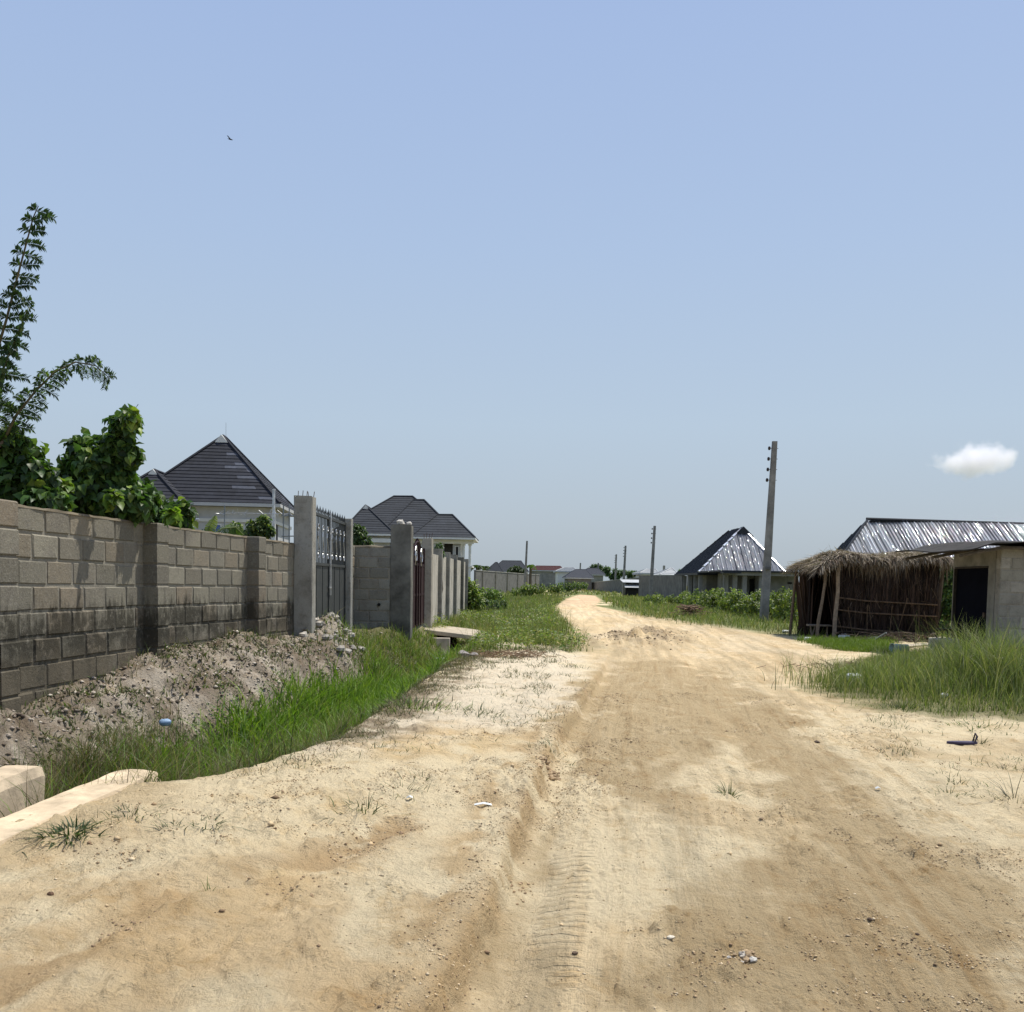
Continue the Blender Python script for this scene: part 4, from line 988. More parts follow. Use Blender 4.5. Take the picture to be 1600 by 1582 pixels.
mat_wall('back_wall', (8.75, 29.1), (11.9, 29.1), 0, 2.25, 120, 4)
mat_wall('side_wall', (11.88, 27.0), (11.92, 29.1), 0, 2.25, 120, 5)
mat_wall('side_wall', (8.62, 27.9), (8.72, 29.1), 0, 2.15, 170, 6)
N4 = 1500; x4 = rng.uniform(9.0, 11.85, N4); D4 = np.stack([rng.normal(0, .45, N4), rng.normal(0, .04, N4), rng.normal(0, 1, N4)], -1); D4 /= np.linalg.norm(D4, axis=1, keepdims=True)
V4, F4b, C4 = strands(np.stack([x4, rng.uniform(26.62, 26.73, N4), rng.uniform(.15, 2.0, N4)], -1), D4, rng.uniform(.12, .5, N4), rng.uniform(.006, .014, N4), rng.uniform(0, .08, N4), rng, palette(rng, N4, [(.10, .07, .05), (.055, .037, .028), (.17, .13, .095), (.035, .024, .018)], .25, [.3, .35, .1, .25]))
mesh_np('loose_matting', V4, F4b, M_STRAW, ht, col=C4)
def pole_(name, pts, r, parent, mat=M_STICK, c=(1, 1, 1)):
    mb = MB(); mb.tube(pts, r, 7, c); return mb.build(name, mat, parent)
pole_('post', [(8.93, 26.62, -.1), (8.94, 26.60, .7), (8.99, 26.60, 1.4), (8.97, 26.6, 1.9), (9.03, 26.6, 2.3)], [.055, .06, .05, .055, .045], ht, c=(1.2, 1.15, 1.1))
pole_('post', [(8.45, 26.65, -.1), (8.50, 26.65, .6), (8.60, 26.68, 1.2), (8.66, 26.7, 1.7), (8.68, 26.7, 2.25)], [.045, .05, .04, .04, .035], ht, c=(.8, .75, .7))
pole_('post', [(11.86, 26.85, -.1), (11.90, 26.84, 1.1), (11.98, 26.82, 2.2)], [.05, .045, .04], ht, c=(.5, .48, .45))
pole_('post', [(8.36, 28.9, -.1), (8.5, 28.9, 2.1)], [.05, .04], ht, c=(.7, .65, .6))
for z0_, z1_, zz2 in ((1.22, 1.08, .018), (.88, .76, .02), (.42, .26, .022)):
    pole_('cross_rod', [(9.0, 26.69, z0_+.02), (9.8, 26.68, (z0_*.7+z1_*.3)-.02), (10.7, 26.67, (z0_+z1_)/2-.03), (11.8, 26.68, z1_)], zz2, ht, c=(.75, .62, .52))
for k in range(9):
    xx = 9.2+.3*k+rr.uniform(-.08, .08); pole_('loose_stalk', [(xx, 26.66, rr.uniform(-.05, .3)), (xx+rr.uniform(-.25, .3), 26.65, rr.uniform(.7, 1.25))], .008, ht, c=(.9, .75, .6))
bn = thing('bench', 'rough stick bench under the open end of the thatched stall', 'bench', (8.7, 27.4, 0))
mb = MB(); mb.box(8.35, 9.0, 27.0, 27.25, .42, .46); mb.build('seat', M_STICK, bn, jit=.008)
for (xa_, xb_) in ((8.42, 8.52), (8.56, 8.46), (8.9, 8.94)): pole_('leg', [(xa_, 27.1, .42), (xb_-.04, 27.08, -.02)], .02, bn)

# ------------------------------------------------------------------ block shed with lean-to roof
sh = thing('block_shed', 'small raw block shed with black doorway and a warped flat roof beside the thatched stall', 'shed', (11.5, 20.5, .1))
M_SHEDB = m_block("shed_blocks", False)
SC = [(.30, .285, .235), (.26, .25, .205), (.33, .31, .26), (.28, .265, .22)]
block_panel('front_wall', sh, (9.62, 19.1), (14.2, 19.1), 2.385, -.1, M_SHEDB, th=.2, course=.235, seed=7, cols=SC)
mb = MB()
def dwall(y0_, y1_, z0_, z1_): mb.box(9.62, 9.80, y0_, y1_, z0_, z1_, (1.0, 1.0, .95))
dwall(19.21, 19.50, -.1, 2.36); dwall(20.98, 21.05, -.1, 2.30); dwall(19.501, 20.979, 2.0, 2.33)
mb.build('side_wall', m_plain('shed_render_shaded', (.20, .19, .165), .92, 0, 3, .35, .006, vc=True), sh)  # render darkened to put the under-roof shadow into its colour
block_panel('back_wall', sh, (9.82, 21.16), (14.2, 21.16), 2.3, -.1, M_SHEDB, th=.2, course=.235, seed=8, cols=SC)
mb = MB(); mb.box(9.66, 9.70, 19.503, 20.948, .085, 1.96); o = mb.build('doorway_shade', m_plain("unlit_doorway_black", (.005, .0055, .009), .95, 0, 4, .2, .001, spec=.03), sh)  # black panel stands for the unlit interior behind the open doorway
mb = MB(); mb.box(9.63, 9.659, 19.62, 19.68, .95, 1.05); mb.build('handle', M_RUST, o)
mb = MB(); mb.box(9.60, 9.83, 20.95, 20.979, .1, 1.96, (.25, .25, .25)); mb.box(9.60, 9.83, 19.502, 20.949, 1.961, 1.995, (.25, .25, .25)); mb.box(9.62, 13.9, 19.22, 21.04, .02, .08, (.2, .2, .2)); mb.build('door_frame', M_STICK, sh)
mb = MB(); mb.box(13.9, 14.1, 19.21, 21.05, -.1, 2.3); mb.build('end_wall', M_GREYW, sh)
# roof sheets, sagging and curled at the edge
V = []; F = []; nx, ny = 40, 8
for j in range(ny+1):
    for i in range(nx+1):
        xx = 8.55+5.9*i/nx; yy = 18.62+3.0*j/ny
        zz = 2.40+.012*(j)+.07*math.exp(-((xx-9.9)/.8)**2)-.16*sm(9.5, 8.5, np.array(xx)).item()+.012*math.sin(xx*9)+.02*math.sin(xx*1.7+j)
        V.append((xx, yy, zz))
for j in range(ny):
    for i in range(nx): a = j*(nx+1)+i; F.append((a, a+1, a+nx+2, a+nx+1))
mb = MB(); mb.add(V, F, (1, 1, 1)); o = mb.build('roof_sheet', m_plain("rusted_dark_zinc", (.04, .037, .034), .95, .0, 2.5, .5, .006, vc=True), sh)
m_ = o.modifiers.new('thick', 'SOLIDIFY'); m_.thickness = .02; m_.offset = -1
mb = MB()
for yy in (18.8, 20.0, 21.4): mb.tube([(8.7, yy, 2.17), (9.5, yy, 2.34), (14.3, yy, 2.34)], .035, 6, (.5, .5, .5))
mb.build('rafters', M_STICK, sh)
mb = MB(); mb.hexa([(8.98, 20.6, -.1), (9.58, 20.5, -.1), (9.58, 21.3, -.1), (9.25, 21.3, -.1)], [(8.98, 20.6, .44), (9.58, 20.5, .46), (9.58, 21.3, .46), (9.25, 21.3, .44)])
tag(mb.build('concrete_slab', M_CONC, None, bevel=.02), 'low grey concrete slab between the thatched stall and the dark shed doorway', 'slab')
mb = MB(); mb.hexa([(8.2, 16.9, 0), (12.5, 16.7, 0), (12.6, 17.9, 0), (8.3, 18.2, 0)], [(8.2, 16.9, .31), (12.5, 16.7, .30), (12.6, 17.9, .31), (8.3, 18.2, .33)])
tag(mb.build('concrete_slab', M_CONC, None, bevel=.02), 'pale concrete slab lying in tall grass in front of the block shed', 'slab')
bk = thing('stool', 'small dark stool with a folded cloth, beside the dark shed doorway', 'stool', (9.43, 20.9, .45))
mb = MB(); mb.box(9.28, 9.58, 20.72, 21.05, .62, .66); mb.build('seat', M_DKWALL, bk)
for (a_, b_) in ((9.31, 20.75), (9.55, 20.75), (9.31, 21.02), (9.55, 21.02)): pole_('leg', [(a_, b_, .45), (a_, b_, .62)], .02, bk, M_DKWALL)

# junk along the front of the stall
M_TIN = m_plain("dull_zinc_sheet", (.22, .235, .24), .5, .5, 5, .3, .006, vc=True)
M_PLASTW = m_plain("off_white_plastic", (.62, .64, .62), .45, 0, 6, .15, .002, vc=True)
M_TEAL = m_plain("faded_green_plastic", (.33, .42, .37), .5, 0, 5, .15, .002, vc=True)
def junk(name, label, cat, builder, mat, group='junk in front of the thatched stall'):
    mb = MB(); builder(mb); return tag(mb.build(name, mat, None, jit=.006), label, cat, group)
pp = U(1393, 1025, 20.6); zz = hz(pp.x, 20.6)
mb = MB(); rim = []
for i, (r_, k) in enumerate(((.105, 0), (.105, .02), (.095, .03), (.085, .36), (.08, .37))): rim.append((pp.x+k, 20.6+.22*k, zz+.10)); mb.cur = (1, 1, 1)
mb.tube([rim[0], rim[1], rim[2], rim[3], rim[4]], [.105, .105, .096, .085, .03], 14, cap=False)
ob = mb.build('bucket', M_TEAL, None, smooth=True); tag(ob, 'pale green plastic bucket lying on its side at the tall grass edge', 'bucket', 'junk in front of the thatched stall')
s_ = ob.modifiers.new('thick', 'SOLIDIFY'); s_.thickness = .006
for k, (px, py, dd_, L_, rz_, tilt, lab) in enumerate(((1352, 1000, 25.6, .75, .1, .05, 'zinc sheet scrap lying flat before the middle of the stall'), (1368, 1004, 25.0, .5, -.4, .18, 'smaller tilted zinc scrap propped on the junk by the stall'), (1440, 1012, 22.6, .85, .2, .03, 'pale board lying between the slab and the bucket'), (1475, 1018, 21.4, .7, -.2, .06, 'broken pale board beside the tall grass, in front of the slab'))):
    p_ = U(px, py, dd_); z_ = hz(p_.x, dd_)+.06
    ca, sa = math.cos(rz_)*L_/2, math.sin(rz_)*L_/2; wv = Vector((-math.sin(rz_), math.cos(rz_), 0))*.16; a_ = Vector((ca, sa, tilt)); c0 = Vector((p_.x, dd_, z_))
    mb = MB(); mb.hexa([c0-a_-wv, c0+a_-wv, c0+a_+wv, c0-a_+wv], [v_+Vector((0, 0, .03)) for v_ in (c0-a_-wv, c0+a_-wv, c0+a_+wv, c0-a_+wv)]); tag(mb.build('scrap_board', M_TIN if k < 2 else M_SLAB, None, jit=.012), lab, 'board', 'junk in front of the thatched stall')
for k, (px, py, dd_, r_, lab) in enumerate(((1319, 998, 26.0, .18, 'crumpled white plastic bag against the foot of the stall'), (1227, 998, 29.5, .10, 'white bag scrap on the road edge just before the stall'), (1262, 1015, 25.3, .11, 'pale lump of rubbish at the road edge under the bench end of the stall'), (1333, 1076, 15.3, .13, 'clear plastic bag caught in the fringe of the tall grass'), (1475, 1106, 12.6, .07, 'small white cup lying at the foot of the tall grass'))):
    p_ = U(px, py, dd_); z_ = hz(p_.x, dd_); sack('plastic_bag', lab, p_.x, dd_, z_-.01, r_*2, r_*1.4, r_*1.0, rr.uniform(-1, 1), M_PLASTW, 'bag', 'litter along the road', 50+k)
# dark heap of sticks and coals under the stall front
def sticks(name, label, px, py, d, n, L_, sp, c, group=None, mat=M_STICK, r_=.012, h=.12, cat='stick pile'):
    p_ = U(px, py, d); mb = MB(); r2 = random.Random(int(px))
    for k in range(n):
        a = r2.uniform(0, PI); x_, y_ = p_.x+r2.gauss(0, sp), d+r2.gauss(0, sp*.6); l = L_*r2.uniform(.4, 1)/2; z_ = hz(x_, y_)+r2.uniform(.0, h); dz = r2.uniform(-.06, .08)
        g = r2.uniform(.5, 1.4); mb.tube([(x_-l*math.cos(a), y_-l*math.sin(a), z_-dz), (x_+r2.uniform(-.03, .03), y_, z_+.01), (x_+l*math.cos(a), y_+l*math.sin(a), z_+dz)], r_*r2.uniform(.6, 1.4), 4, tuple(v*g for v in c))
    return tag(mb.build(name, mat), label, cat, group)
sticks('stick_heap', 'tangle of dark firewood and rubbish heaped along the front of the stall', 1400, 1012, 25.4, 120, .7, .85, (.35, .3, .27), h=.22)
sticks('stick_heap', 'pile of dark sticks on the pale slab by the shed wall', 1592, 1005, 17.4, 50, .8, .25, (.4, .34, .3), h=.30)
sticks('stick_heap', 'dry grey twigs scattered on sand at the road edge before the bright grass strip', 1312, 1045, 17.6, 70, .35, .45, (1.2, 1.05, .9), r_=.005, h=.05)
sticks('stick_heap', 'heap of pulled dry brush lying before the roadside shrubs', 1079, 966, 42, 70, .9, .30, (.8, .65, .55), r_=.02, h=.5)
sticks('stick_heap', 'dry brown twig heap in grass on the ditch lip beyond the white sand', 800, 1032, 18.2, 110, .5, .35, (1.2, 1.0, .8), r_=.006, h=.10)

# ------------------------------------------------------------------ poles
M_POLE = m_plain("cast_concrete_pole", (.20, .195, .185), .9, 0, 3, .3, .004, vc=True)
M_INS = m_plain("brown_porcelain", (.03, .02, .018), .3, 0, 8, .1, 0)
def epole(label, px, pyt, d, rb, rt, ins=True, lean=.022, zb=None, sq=True):
    top = U(px, pyt, d); x, z0_ = top.x, hz(top.x, d)-.2
    H = top.z; t = thing('utility_pole', label, 'pole', (x, d, 0), 'utility poles along the road')
    xb = x-lean*H; mb = MB(); N = 10
    for i in range(N):
        a, b_ = i/N, (i+1)/N
        def ringz(f):
            xx = xb+(x-xb)*f; zz = z0_+(H-z0_)*f; r_ = rb+(rt-rb)*f; ry = r_*.75; e = r_*.25
            return [(xx-r_, d-ry+e, zz), (xx-r_+e, d-ry, zz), (xx+r_-e, d-ry, zz), (xx+r_, d-ry+e, zz), (xx+r_, d+ry-e, zz), (xx+r_-e, d+ry, zz), (xx-r_+e, d+ry, zz), (xx-r_, d+ry-e, zz)]
        if i == 0: mb.v += ringz(0); mb.c += [(1, 1, 1)]*8
        mb.v += ringz(b_); g = 1+.12*math.sin(i*2.1); mb.c += [(g, g, g)]*8
        for k in range(8): q = i*8+k; w_ = i*8+(k+1) % 8; mb.f.append((q, w_, w_+8, q+8))
    mb.f.append(tuple(N*8+k for k in range(8))); mb.build('shaft', M_POLE, t)
    if d < 60:
        mb = MB(); f = .45
        mb.box(xb+(x-xb)*.32-.10, xb+(x-xb)*.32+.10, d-.215, d-.14, H*.30, H*.315, (.6, .6, .6)); mb.build('clamp', M_POLE, t)
    if ins:
        for k in range(4):
            zz = H-.28-.42*k; xx = x-(H-zz)*lean; r_ = rt+(rb-rt)*(H-zz)/H
            mb = MB(); mb.tube([(xx-r_-.10, d-.02, zz-.07), (xx-r_-.10, d-.02, zz-.03), (xx-r_-.10, d-.02, zz+.03), (xx-r_-.10, d-.02, zz+.07)], [.035, .055, .055, .035], 8)
            iv = mb.build('insulator', M_INS, t); mb = MB(); mb.tube([(xx-r_-.15, d-.02, zz), (xx+r_+.05, d-.02, zz)], .012, 5); mb.build('spindle', M_INS, iv)
    return t
epole('tall tapering concrete pole rising from the shrubs just before the thatched stall', 1210.5, 690, 38.8, .175, .10, lean=.028)
epole('bare concrete pole standing before the long dark block wall beyond the bungalow', 1023, 822, 88, .17, .11, lean=.035)
epole('distant pole standing beside the small zinc kiosk', 977.5, 853, 140, .2, .13, lean=.03)
epole('distant pole next along from the one by the kiosk, seen against trees', 963, 866.5, 180, .2, .14, lean=.02)
epole('thin far pole in front of the round dark tree', 935, 880, 250, .2, .16, ins=False, lean=.03)
epole('short far pole where the road ends between grey roofs and road', 907, 880, 290, .24, .2, ins=False, lean=.02)
epole('lone pole before the distant wall on the ditch side of the road', 823.5, 845.5, 125, .17, .12, ins=False, lean=.03)
# galvanised pole & pipework in the yard behind the long wall
t_ = U(428, 767, 30)
t0 = thing('metal_pipe', 'single upright galvanised pipe rising behind the wall in front of the pyramid-roofed house', 'pipe', (t_.x, 30, .3))
pole_('shaft', [(t_.x, 30, .3), (t_.x, 30, t_.z)], .045, t0, M_WROT); 
mb = MB(); mb.tube([(t_.x, 30, t_.z), (t_.x, 30, t_.z+.05)], .055, 8); mb.build('cap', M_WROT, t0)
fz = thing('security_fence', 'spiked wire fence strung on pipes behind the long block wall', 'fence', (-8.2, 29, .3))
a_, b_ = U(338, 803, 29), U(455, 803, 29); c_ = U(443, 800, 29); d_ = U(452, 800, 29)
mb = MB(); mb.tube([a_, a_.lerp(b_, .3)+Vector((0, 0, .02)), a_.lerp(b_, .6), b_], .009, 5); r2 = random.Random(4)
for k in range(12):
    q = a_.lerp(b_, (k+.5)/12)
    for j in range(3): mb.tube([q, q+Vector((r2.uniform(-.14, .14), r2.uniform(-.05, .05), r2.uniform(-.1, .16)))], .008, 4)
mb.build('barbed_wire', M_WROT, fz)
for q in (a_+Vector((.25, 0, 0)), c_, d_):
    pole_('post', [(q.x, 29, .3), (q.x, 29, q.z+.25)], .02, fz, M_TIN)
for py in (806, 838):
    q0, q1 = U(440, py, 29), U(460, py, 29); pole_('rail', [q0, q1], .018, fz, M_TIN)
q0, q1 = U(298, 812, 24), U(311, 812, 24); t0 = thing('pipe_bracket', 'short galvanised bracket poking up behind the wall beside the climbing leaves', 'bracket', (q0.x, 24, .3))
pole_('strut', [U(305, 842, 24), U(299, 812, 24)], .02, t0, M_WROT); pole_('arm', [q0, q1], .025, t0, M_WROT)

# ------------------------------------------------------------------ far street
M_FARW = m_plain("old_block_far", (.155, .15, .14), .95, 0, 1.5, .3, .004, vc=True)
def farbox(px0, px1, pyt, d, dep, zb=-.5, c=None, mb=None):
    a = U(px0, pyt, d); b_ = U(px1, pyt, d); mb = mb or MB()
    mb.box(a.x, b_.x, d, d+dep, zb, (a.z+b_.z)/2, c); return mb
def farwall(label, px0, d0, px1, d1, pt0, pt1, n=0, c=(1, 1, 1), mat=None, cope=True):
    a, b_ = U(px0, pt0, d0), U(px1, pt1, d1); t = thing('boundary_wall', label, 'wall', ((a.x+b_.x)/2, (d0+d1)/2, 0), 'far boundary walls')
    mb = MB(); mb.wallbox((a.x, d0), (b_.x, d1), .23, -.5, a.z, c, z1q=b_.z); mb.build('wall_panel', mat or M_FARW, t)
    if cope: mb = MB(); mb.wallbox((a.x, d0), (b_.x, d1), .33, a.z+.003, a.z+.09, (1.5, 1.5, 1.45), z0q=b_.z+.003, z1q=b_.z+.09); mb.build('coping', M_GREYW, t)
    for k in range(n):
        f = (k+.5)/n; q = a.lerp(b_, f); mb = MB(); mb.box(q.x-.2, q.x+.2, q.y-.42, q.y-.13, -.5, q.z+.12, (1.9, 1.75, 1.5)); mb.build('pier', M_FARW, t)
farwall('dark block wall with paler piers along the ditch side, before the charcoal roof', 742, 122, 842, 168, 892, 899, 6)
farwall('low grey wall closing the far end of the road beneath the round tree', 925, 205, 1002, 150, 911, 903, 0)
farwall('long dark grey block wall running from the kiosk to the bungalow', 1000, 112, 1068, 92, 899.5, 899.5, 0, cope=False)
def farhouse(label, px0, px1, pye, pyr, pr0, pr1, d, dep, mr, mw, zb=-.5, wc=(1, 1, 1), cat='house', eave_n=10, wins=()):
    a, b_ = U(px0, pye, d), U(px1, pye, d); z = (a.z+b_.z)/2; r_ = U((pr0+pr1)/2, pyr, d+dep/2)
    t = thing('house', label, cat, ((a.x+b_.x)/2, d+dep/2, 0), 'far houses')
    mb = MB(); mb.box(a.x+.5, b_.x-.5, d+.5, d+dep-.5, zb, z-.05, wc); mb.build('wall', mw, t)
    ra = (XX(pr0, d+dep/2), d+dep/2); rb = (XX(pr1, d+dep/2), d+dep/2)
    hip_roof(t, T0, a.x, b_.x, d, d+dep, z, r_.z, ra, rb, mr, 'tile', eave_n, int(px0), M_CREAM, mr, None, step=.07)
    for (w0, w1, y0_, y1_) in wins:
        p0, p1 = U(w0, y1_, d+.4), U(w1, y0_, d+.4); window(t, T0, p0.x, p1.x, p0.z, p1.z, d+.49, M_DKG, M_WHITE, 0)
    return t
M_RED = m_plain("faded_red_roof", (.13, .055, .05), .7, 0, 2, .2, .002, vc=True)
M_PGREY = m_plain("pale_grey_roof", (.42, .43, .43), .6, .1, 2, .15, .002, vc=True)
M_DROOF = m_plain("dull_slate_roof", (.062, .066, .078), .75, 0, 2, .2, .002, vc=True)
farhouse('far house with broad charcoal stepped roof behind the piered wall', 766, 826, 893, 877, 783, 812, 190, 16, M_RTILE2, M_CREAM, wins=((770, 774, 896, 901), (780, 784, 896, 901)))
farhouse('small cream gabled house low beside the charcoal-roofed one', 758, 786, 893.5, 879.5, 772, 775, 182, 10, M_RTILE2, M_CREAM)
farhouse('far house with a faded red roof between palms and white roof', 829, 884, 891.5, 885, 836, 873, 230, 14, M_RED, M_GREYW)
farhouse('far house with a flat pale grey roof in the middle of the skyline', 868, 905, 893, 887.5, 879, 894, 215, 12, M_PGREY, M_WHITE, wins=((893, 895, 894, 898),))
farhouse('slate-roofed far house right behind the end of the road', 884, 928, 903, 890.5, 897, 914, 200, 14, M_DROOF, M_FARW)
farhouse('low slate-roofed far house against the round tree', 908, 946, 898, 888.5, 916, 932, 240, 12, M_DROOF, M_GREYW)
farhouse('tiny white-gabled house peeping over the long dark wall', 1031, 1061, 899, 888.5, 1045, 1048, 130, 8, M_PGREY, M_WHITE, eave_n=5)
farhouse('pale unfinished block house behind the kiosk', 1000, 1030, 896, 890, 1008, 1022, 160, 10, M_PGREY, M_WHITE, eave_n=5)
mb = farbox(1036.5, 1039.5, 884, 150, .5, c=(1, 1, 1)); tag(mb.build('water_tank_stand', M_REND), 'narrow grey concrete column above the long dark wall', 'column')
k_ = thing('kiosk', 'small zinc kiosk with dark open front near the far poles', 'kiosk', (U(985, 930, 118).x, 118, 0))
a_, b_ = U(975, 909, 118), U(1000, 908, 118)
mb = MB(); mb.box(a_.x+.2, a_.x+.3, 118, 120.5, -.2, a_.z); mb.box(b_.x-.1, b_.x, 118, 120.5, -.2, a_.z); mb.box(a_.x+.3, b_.x-.1, 120.4, 120.5, -.2, a_.z); mb.box(a_.x+.3, b_.x-.1, 118, 118.1, -.2, .9); mb.build('wall', M_DKG, k_)
mb = MB(); mb.hexa([(a_.x-.2, 117.3, a_.z-.15), (b_.x+.2, 117.3, a_.z-.15), (b_.x+.2, 120.8, a_.z+.2), (a_.x-.2, 120.8, a_.z+.2)], [(a_.x-.2, 117.3, a_.z-.08), (b_.x+.2, 117.3, a_.z-.08), (b_.x+.2, 120.8, a_.z+.27), (a_.x-.2, 120.8, a_.z+.27)]); mb.build('roof', M_PGREY, k_)
mb = MB(); mb.hexa([(a_.x, 116.8, a_.z-.75), (b_.x, 116.8, a_.z-.75), (b_.x, 117.9, a_.z-.4), (a_.x, 117.9, a_.z-.4)], [(a_.x, 116.8, a_.z-.70), (b_.x, 116.8, a_.z-.70), (b_.x, 117.9, a_.z-.35), (a_.x, 117.9, a_.z-.35)]); mb.build('awning', M_PGREY, k_)
# ------------------------------------------------------------------ foliage tools
M_LEAF = m_leaf("broad_leaf", (1, 1, 1), .42, .45)
M_FEATH = m_leaf("feathery_leaflet", (1, 1, 1), .3, .7)
M_GRASS = m_leaf("grass_blade", (1, 1, 1), .38, .55)
M_BARK = m_plain("bark", (.13, .10, .07), .9, 0, 14, .3, .006, vc=True)
def leaves(P, Nn, Dd, size, asp, cols, fold=.25, droop=.25):
    """broad pointed leaves: P base, Dd direction to the tip, Nn face normal"""
    N = len(P); Dd = Dd/np.linalg.norm(Dd, axis=1, keepdims=True); S = np.cross(Dd, Nn); S /= np.linalg.norm(S, axis=1, keepdims=True)+1e-9; Nn = np.cross(S, Dd)
    sz = size[:, None]; w = asp*sz
    V = np.stack([P, P+Dd*sz*.20-S*w*.50-Nn*sz*-fold*.4, P+Dd*sz*.60-S*w*.42-Nn*sz*-fold*.25, P+Dd*sz-Nn*sz*droop, P+Dd*sz*.60+S*w*.42+Nn*sz*fold*.25, P+Dd*sz*.20+S*w*.50+Nn*sz*fold*.4, P+Dd*sz*.5-Nn*sz*droop*.2], 1)
    b = (np.arange(N)*7)[:, None, None]; q = np.array([[0, 6, 2, 1], [6, 3, 2, 2], [0, 5, 4, 6], [6, 4, 3, 3]])
    F4_ = (b+q[[0, 2]][None]).reshape(-1, 4); F3__ = (b+np.array([[6, 3, 2], [6, 4, 3]])[None]).reshape(-1, 3)
    return V.reshape(-1, 3), F4_, F3__, np.repeat(cols, 7, axis=0)
def crown(name, parent, lumps, n, size, asp, cols, seed, mat=None, shell=.72, droop=.3, var=.25, squash=1.0):
    """lumps: (x, y, z, r[, rz]); leaves spread through the outer part of every lump, uneven"""
    rg = np.random.default_rng(seed); lumps = [(l+(l[3],))[:5] for l in lumps]; A = np.array(lumps); wts = A[:, 3]**2; wts /= wts.sum(); k = rg.choice(len(A), n, p=wts)
    u = rg.normal(size=(n, 3)); u /= np.linalg.norm(u, axis=1, keepdims=True)
    r = (shell+(1.08-shell)*rg.random(n)**.8)
    bumpy = 1+.35*(fbm(u[:, 0]*2.5+k*3.1+5, u[:, 2]*2.5+u[:, 1]*1.7+k, 3, seed)-.5)*2
    P = A[k, :3]+u*np.stack([A[k, 3], A[k, 3], A[k, 4]], -1)*(r*bumpy)[:, None]
    keep = fbm(P[:, 0]/A[:, 3].mean()*1.7+9, P[:, 2]/A[:, 3].mean()*1.7+P[:, 1], 3, seed+3) > .36
    P, u, k = P[keep], u[keep], k[keep]; n = len(P)
    Nn = u*.7+np.array([0, -.15, .75])+rg.normal(0, .45, (n, 3)); Nn /= np.linalg.norm(Nn, axis=1, keepdims=True)
    Dd = u*.5+np.array([0, 0, -droop*1.6])+rg.normal(0, .5, (n, 3))
    cl = palette(rg, n, cols, var)
    cl = cl*(.75+.5*_h(k*1.0, k*2.0, seed))[:, None]
    V, f4, f3, C = leaves(P, Nn, Dd, rg.uniform(.65, 1.25, n)*size, asp, cl, droop=droop)
    return mesh_np(name, V, [f4, f3], mat or M_LEAF, parent, col=C)
GREENS = [(0.095, 0.175, 0.036), (0.068, 0.138, 0.034), (0.135, 0.213, 0.042), (0.054, 0.106, 0.030), (0.176, 0.237, 0.048)]
DARKG = [(0.048, 0.091, 0.029), (0.063, 0.117, 0.034), (0.036, 0.068, 0.024), (0.091, 0.143, 0.041)]
YEL = [(.14, .22, .03), (.11, .18, .03), (.19, .25, .04), (.08, .14, .027)]
SHR = [(0.174, 0.215, 0.045), (0.126, 0.171, 0.035), (0.228, 0.264, 0.060), (0.072, 0.110, 0.028)]
def lumpat(l, d):
    return [(*U(px, py, d+dd), r/1500*d, rz/1500*d) for (px, py, r, rz, dd) in l]

# climbing plants over the long wall
cp = thing('climbing_plant', 'mass of dark heart-leaved climber piled over the wall, reaching up to a tall spray', 'climber', (-6.0, 11, .4))
L1 = lumpat([(25, 762, 42, 30, 1.2), (5, 712, 34, 36, 1.3), (45, 712, 22, 22, 1.2), (60, 745, 25, 22, 1.1), (70, 782, 32, 14, 1), (20, 690, 16, 18, 1.1)], 8.6)+lumpat([(120, 745, 28, 34, .8), (150, 722, 34, 32, .7), (150, 772, 40, 28, .7), (183, 745, 26, 34, .7), (190, 695, 16, 20, .6), (196, 662, 17, 18, .6), (205, 652, 9, 9, .6), (200, 785, 38, 22, .6), (205, 712, 13, 16, .6), (122, 700, 14, 16, .7), (175, 690, 12, 14, .6)], 10.2)+lumpat([(232, 795, 26, 18, .8), (258, 806, 22, 15, .9), (275, 812, 22, 18, .8), (285, 798, 14, 14, .8), (240, 780, 14, 12, .8), (222, 770, 16, 16, .8), (215, 795, 20, 18, .8)], 11.6)
crown('foliage', cp, L1, 15000, .105, .82, DARKG+GREENS[:2]+[(.06, .11, .025)], 31, shell=.25, droop=.35)
crown('loose_sprays', cp, [(a, b_, c_+.02, d_*1.25, e_*1.25) for a, b_, c_, d_, e_ in L1], 1500, .10, .85, DARKG+GREENS, 33, shell=.85, droop=.5)
crown('young_leaves', cp, lumpat([(75, 775, 26, 14, .5), (95, 760, 16, 12, .5), (45, 770, 20, 12, .4), (178, 778, 10, 10, .3), (268, 806, 12, 10, .6), (205, 655, 10, 10, .4)], 9.6), 800, .10, .8, YEL, 32, shell=.2)
mb = MB(); r2 = random.Random(12)
for (pa, pb, dd) in (((190, 790), (200, 650), 10.9), ((130, 790), (118, 700), 10.9), ((185, 780), (176, 690), 10.9), ((206, 670), (216, 632), 10.8), ((212, 690), (207, 730), 10.8), ((30, 790), (15, 690), 9.8), ((280, 830), (280, 790), 12.5)):
    a_, b_ = U(*pa, dd), U(*pb, dd); mid = a_.lerp(b_, .5)+Vector((r2.uniform(-.08, .08), 0, 0)); mb.tube([a_, mid, b_], [.012, .009, .004], 5, (.6, .8, .4))
mb.build('stems', M_BARK, cp)
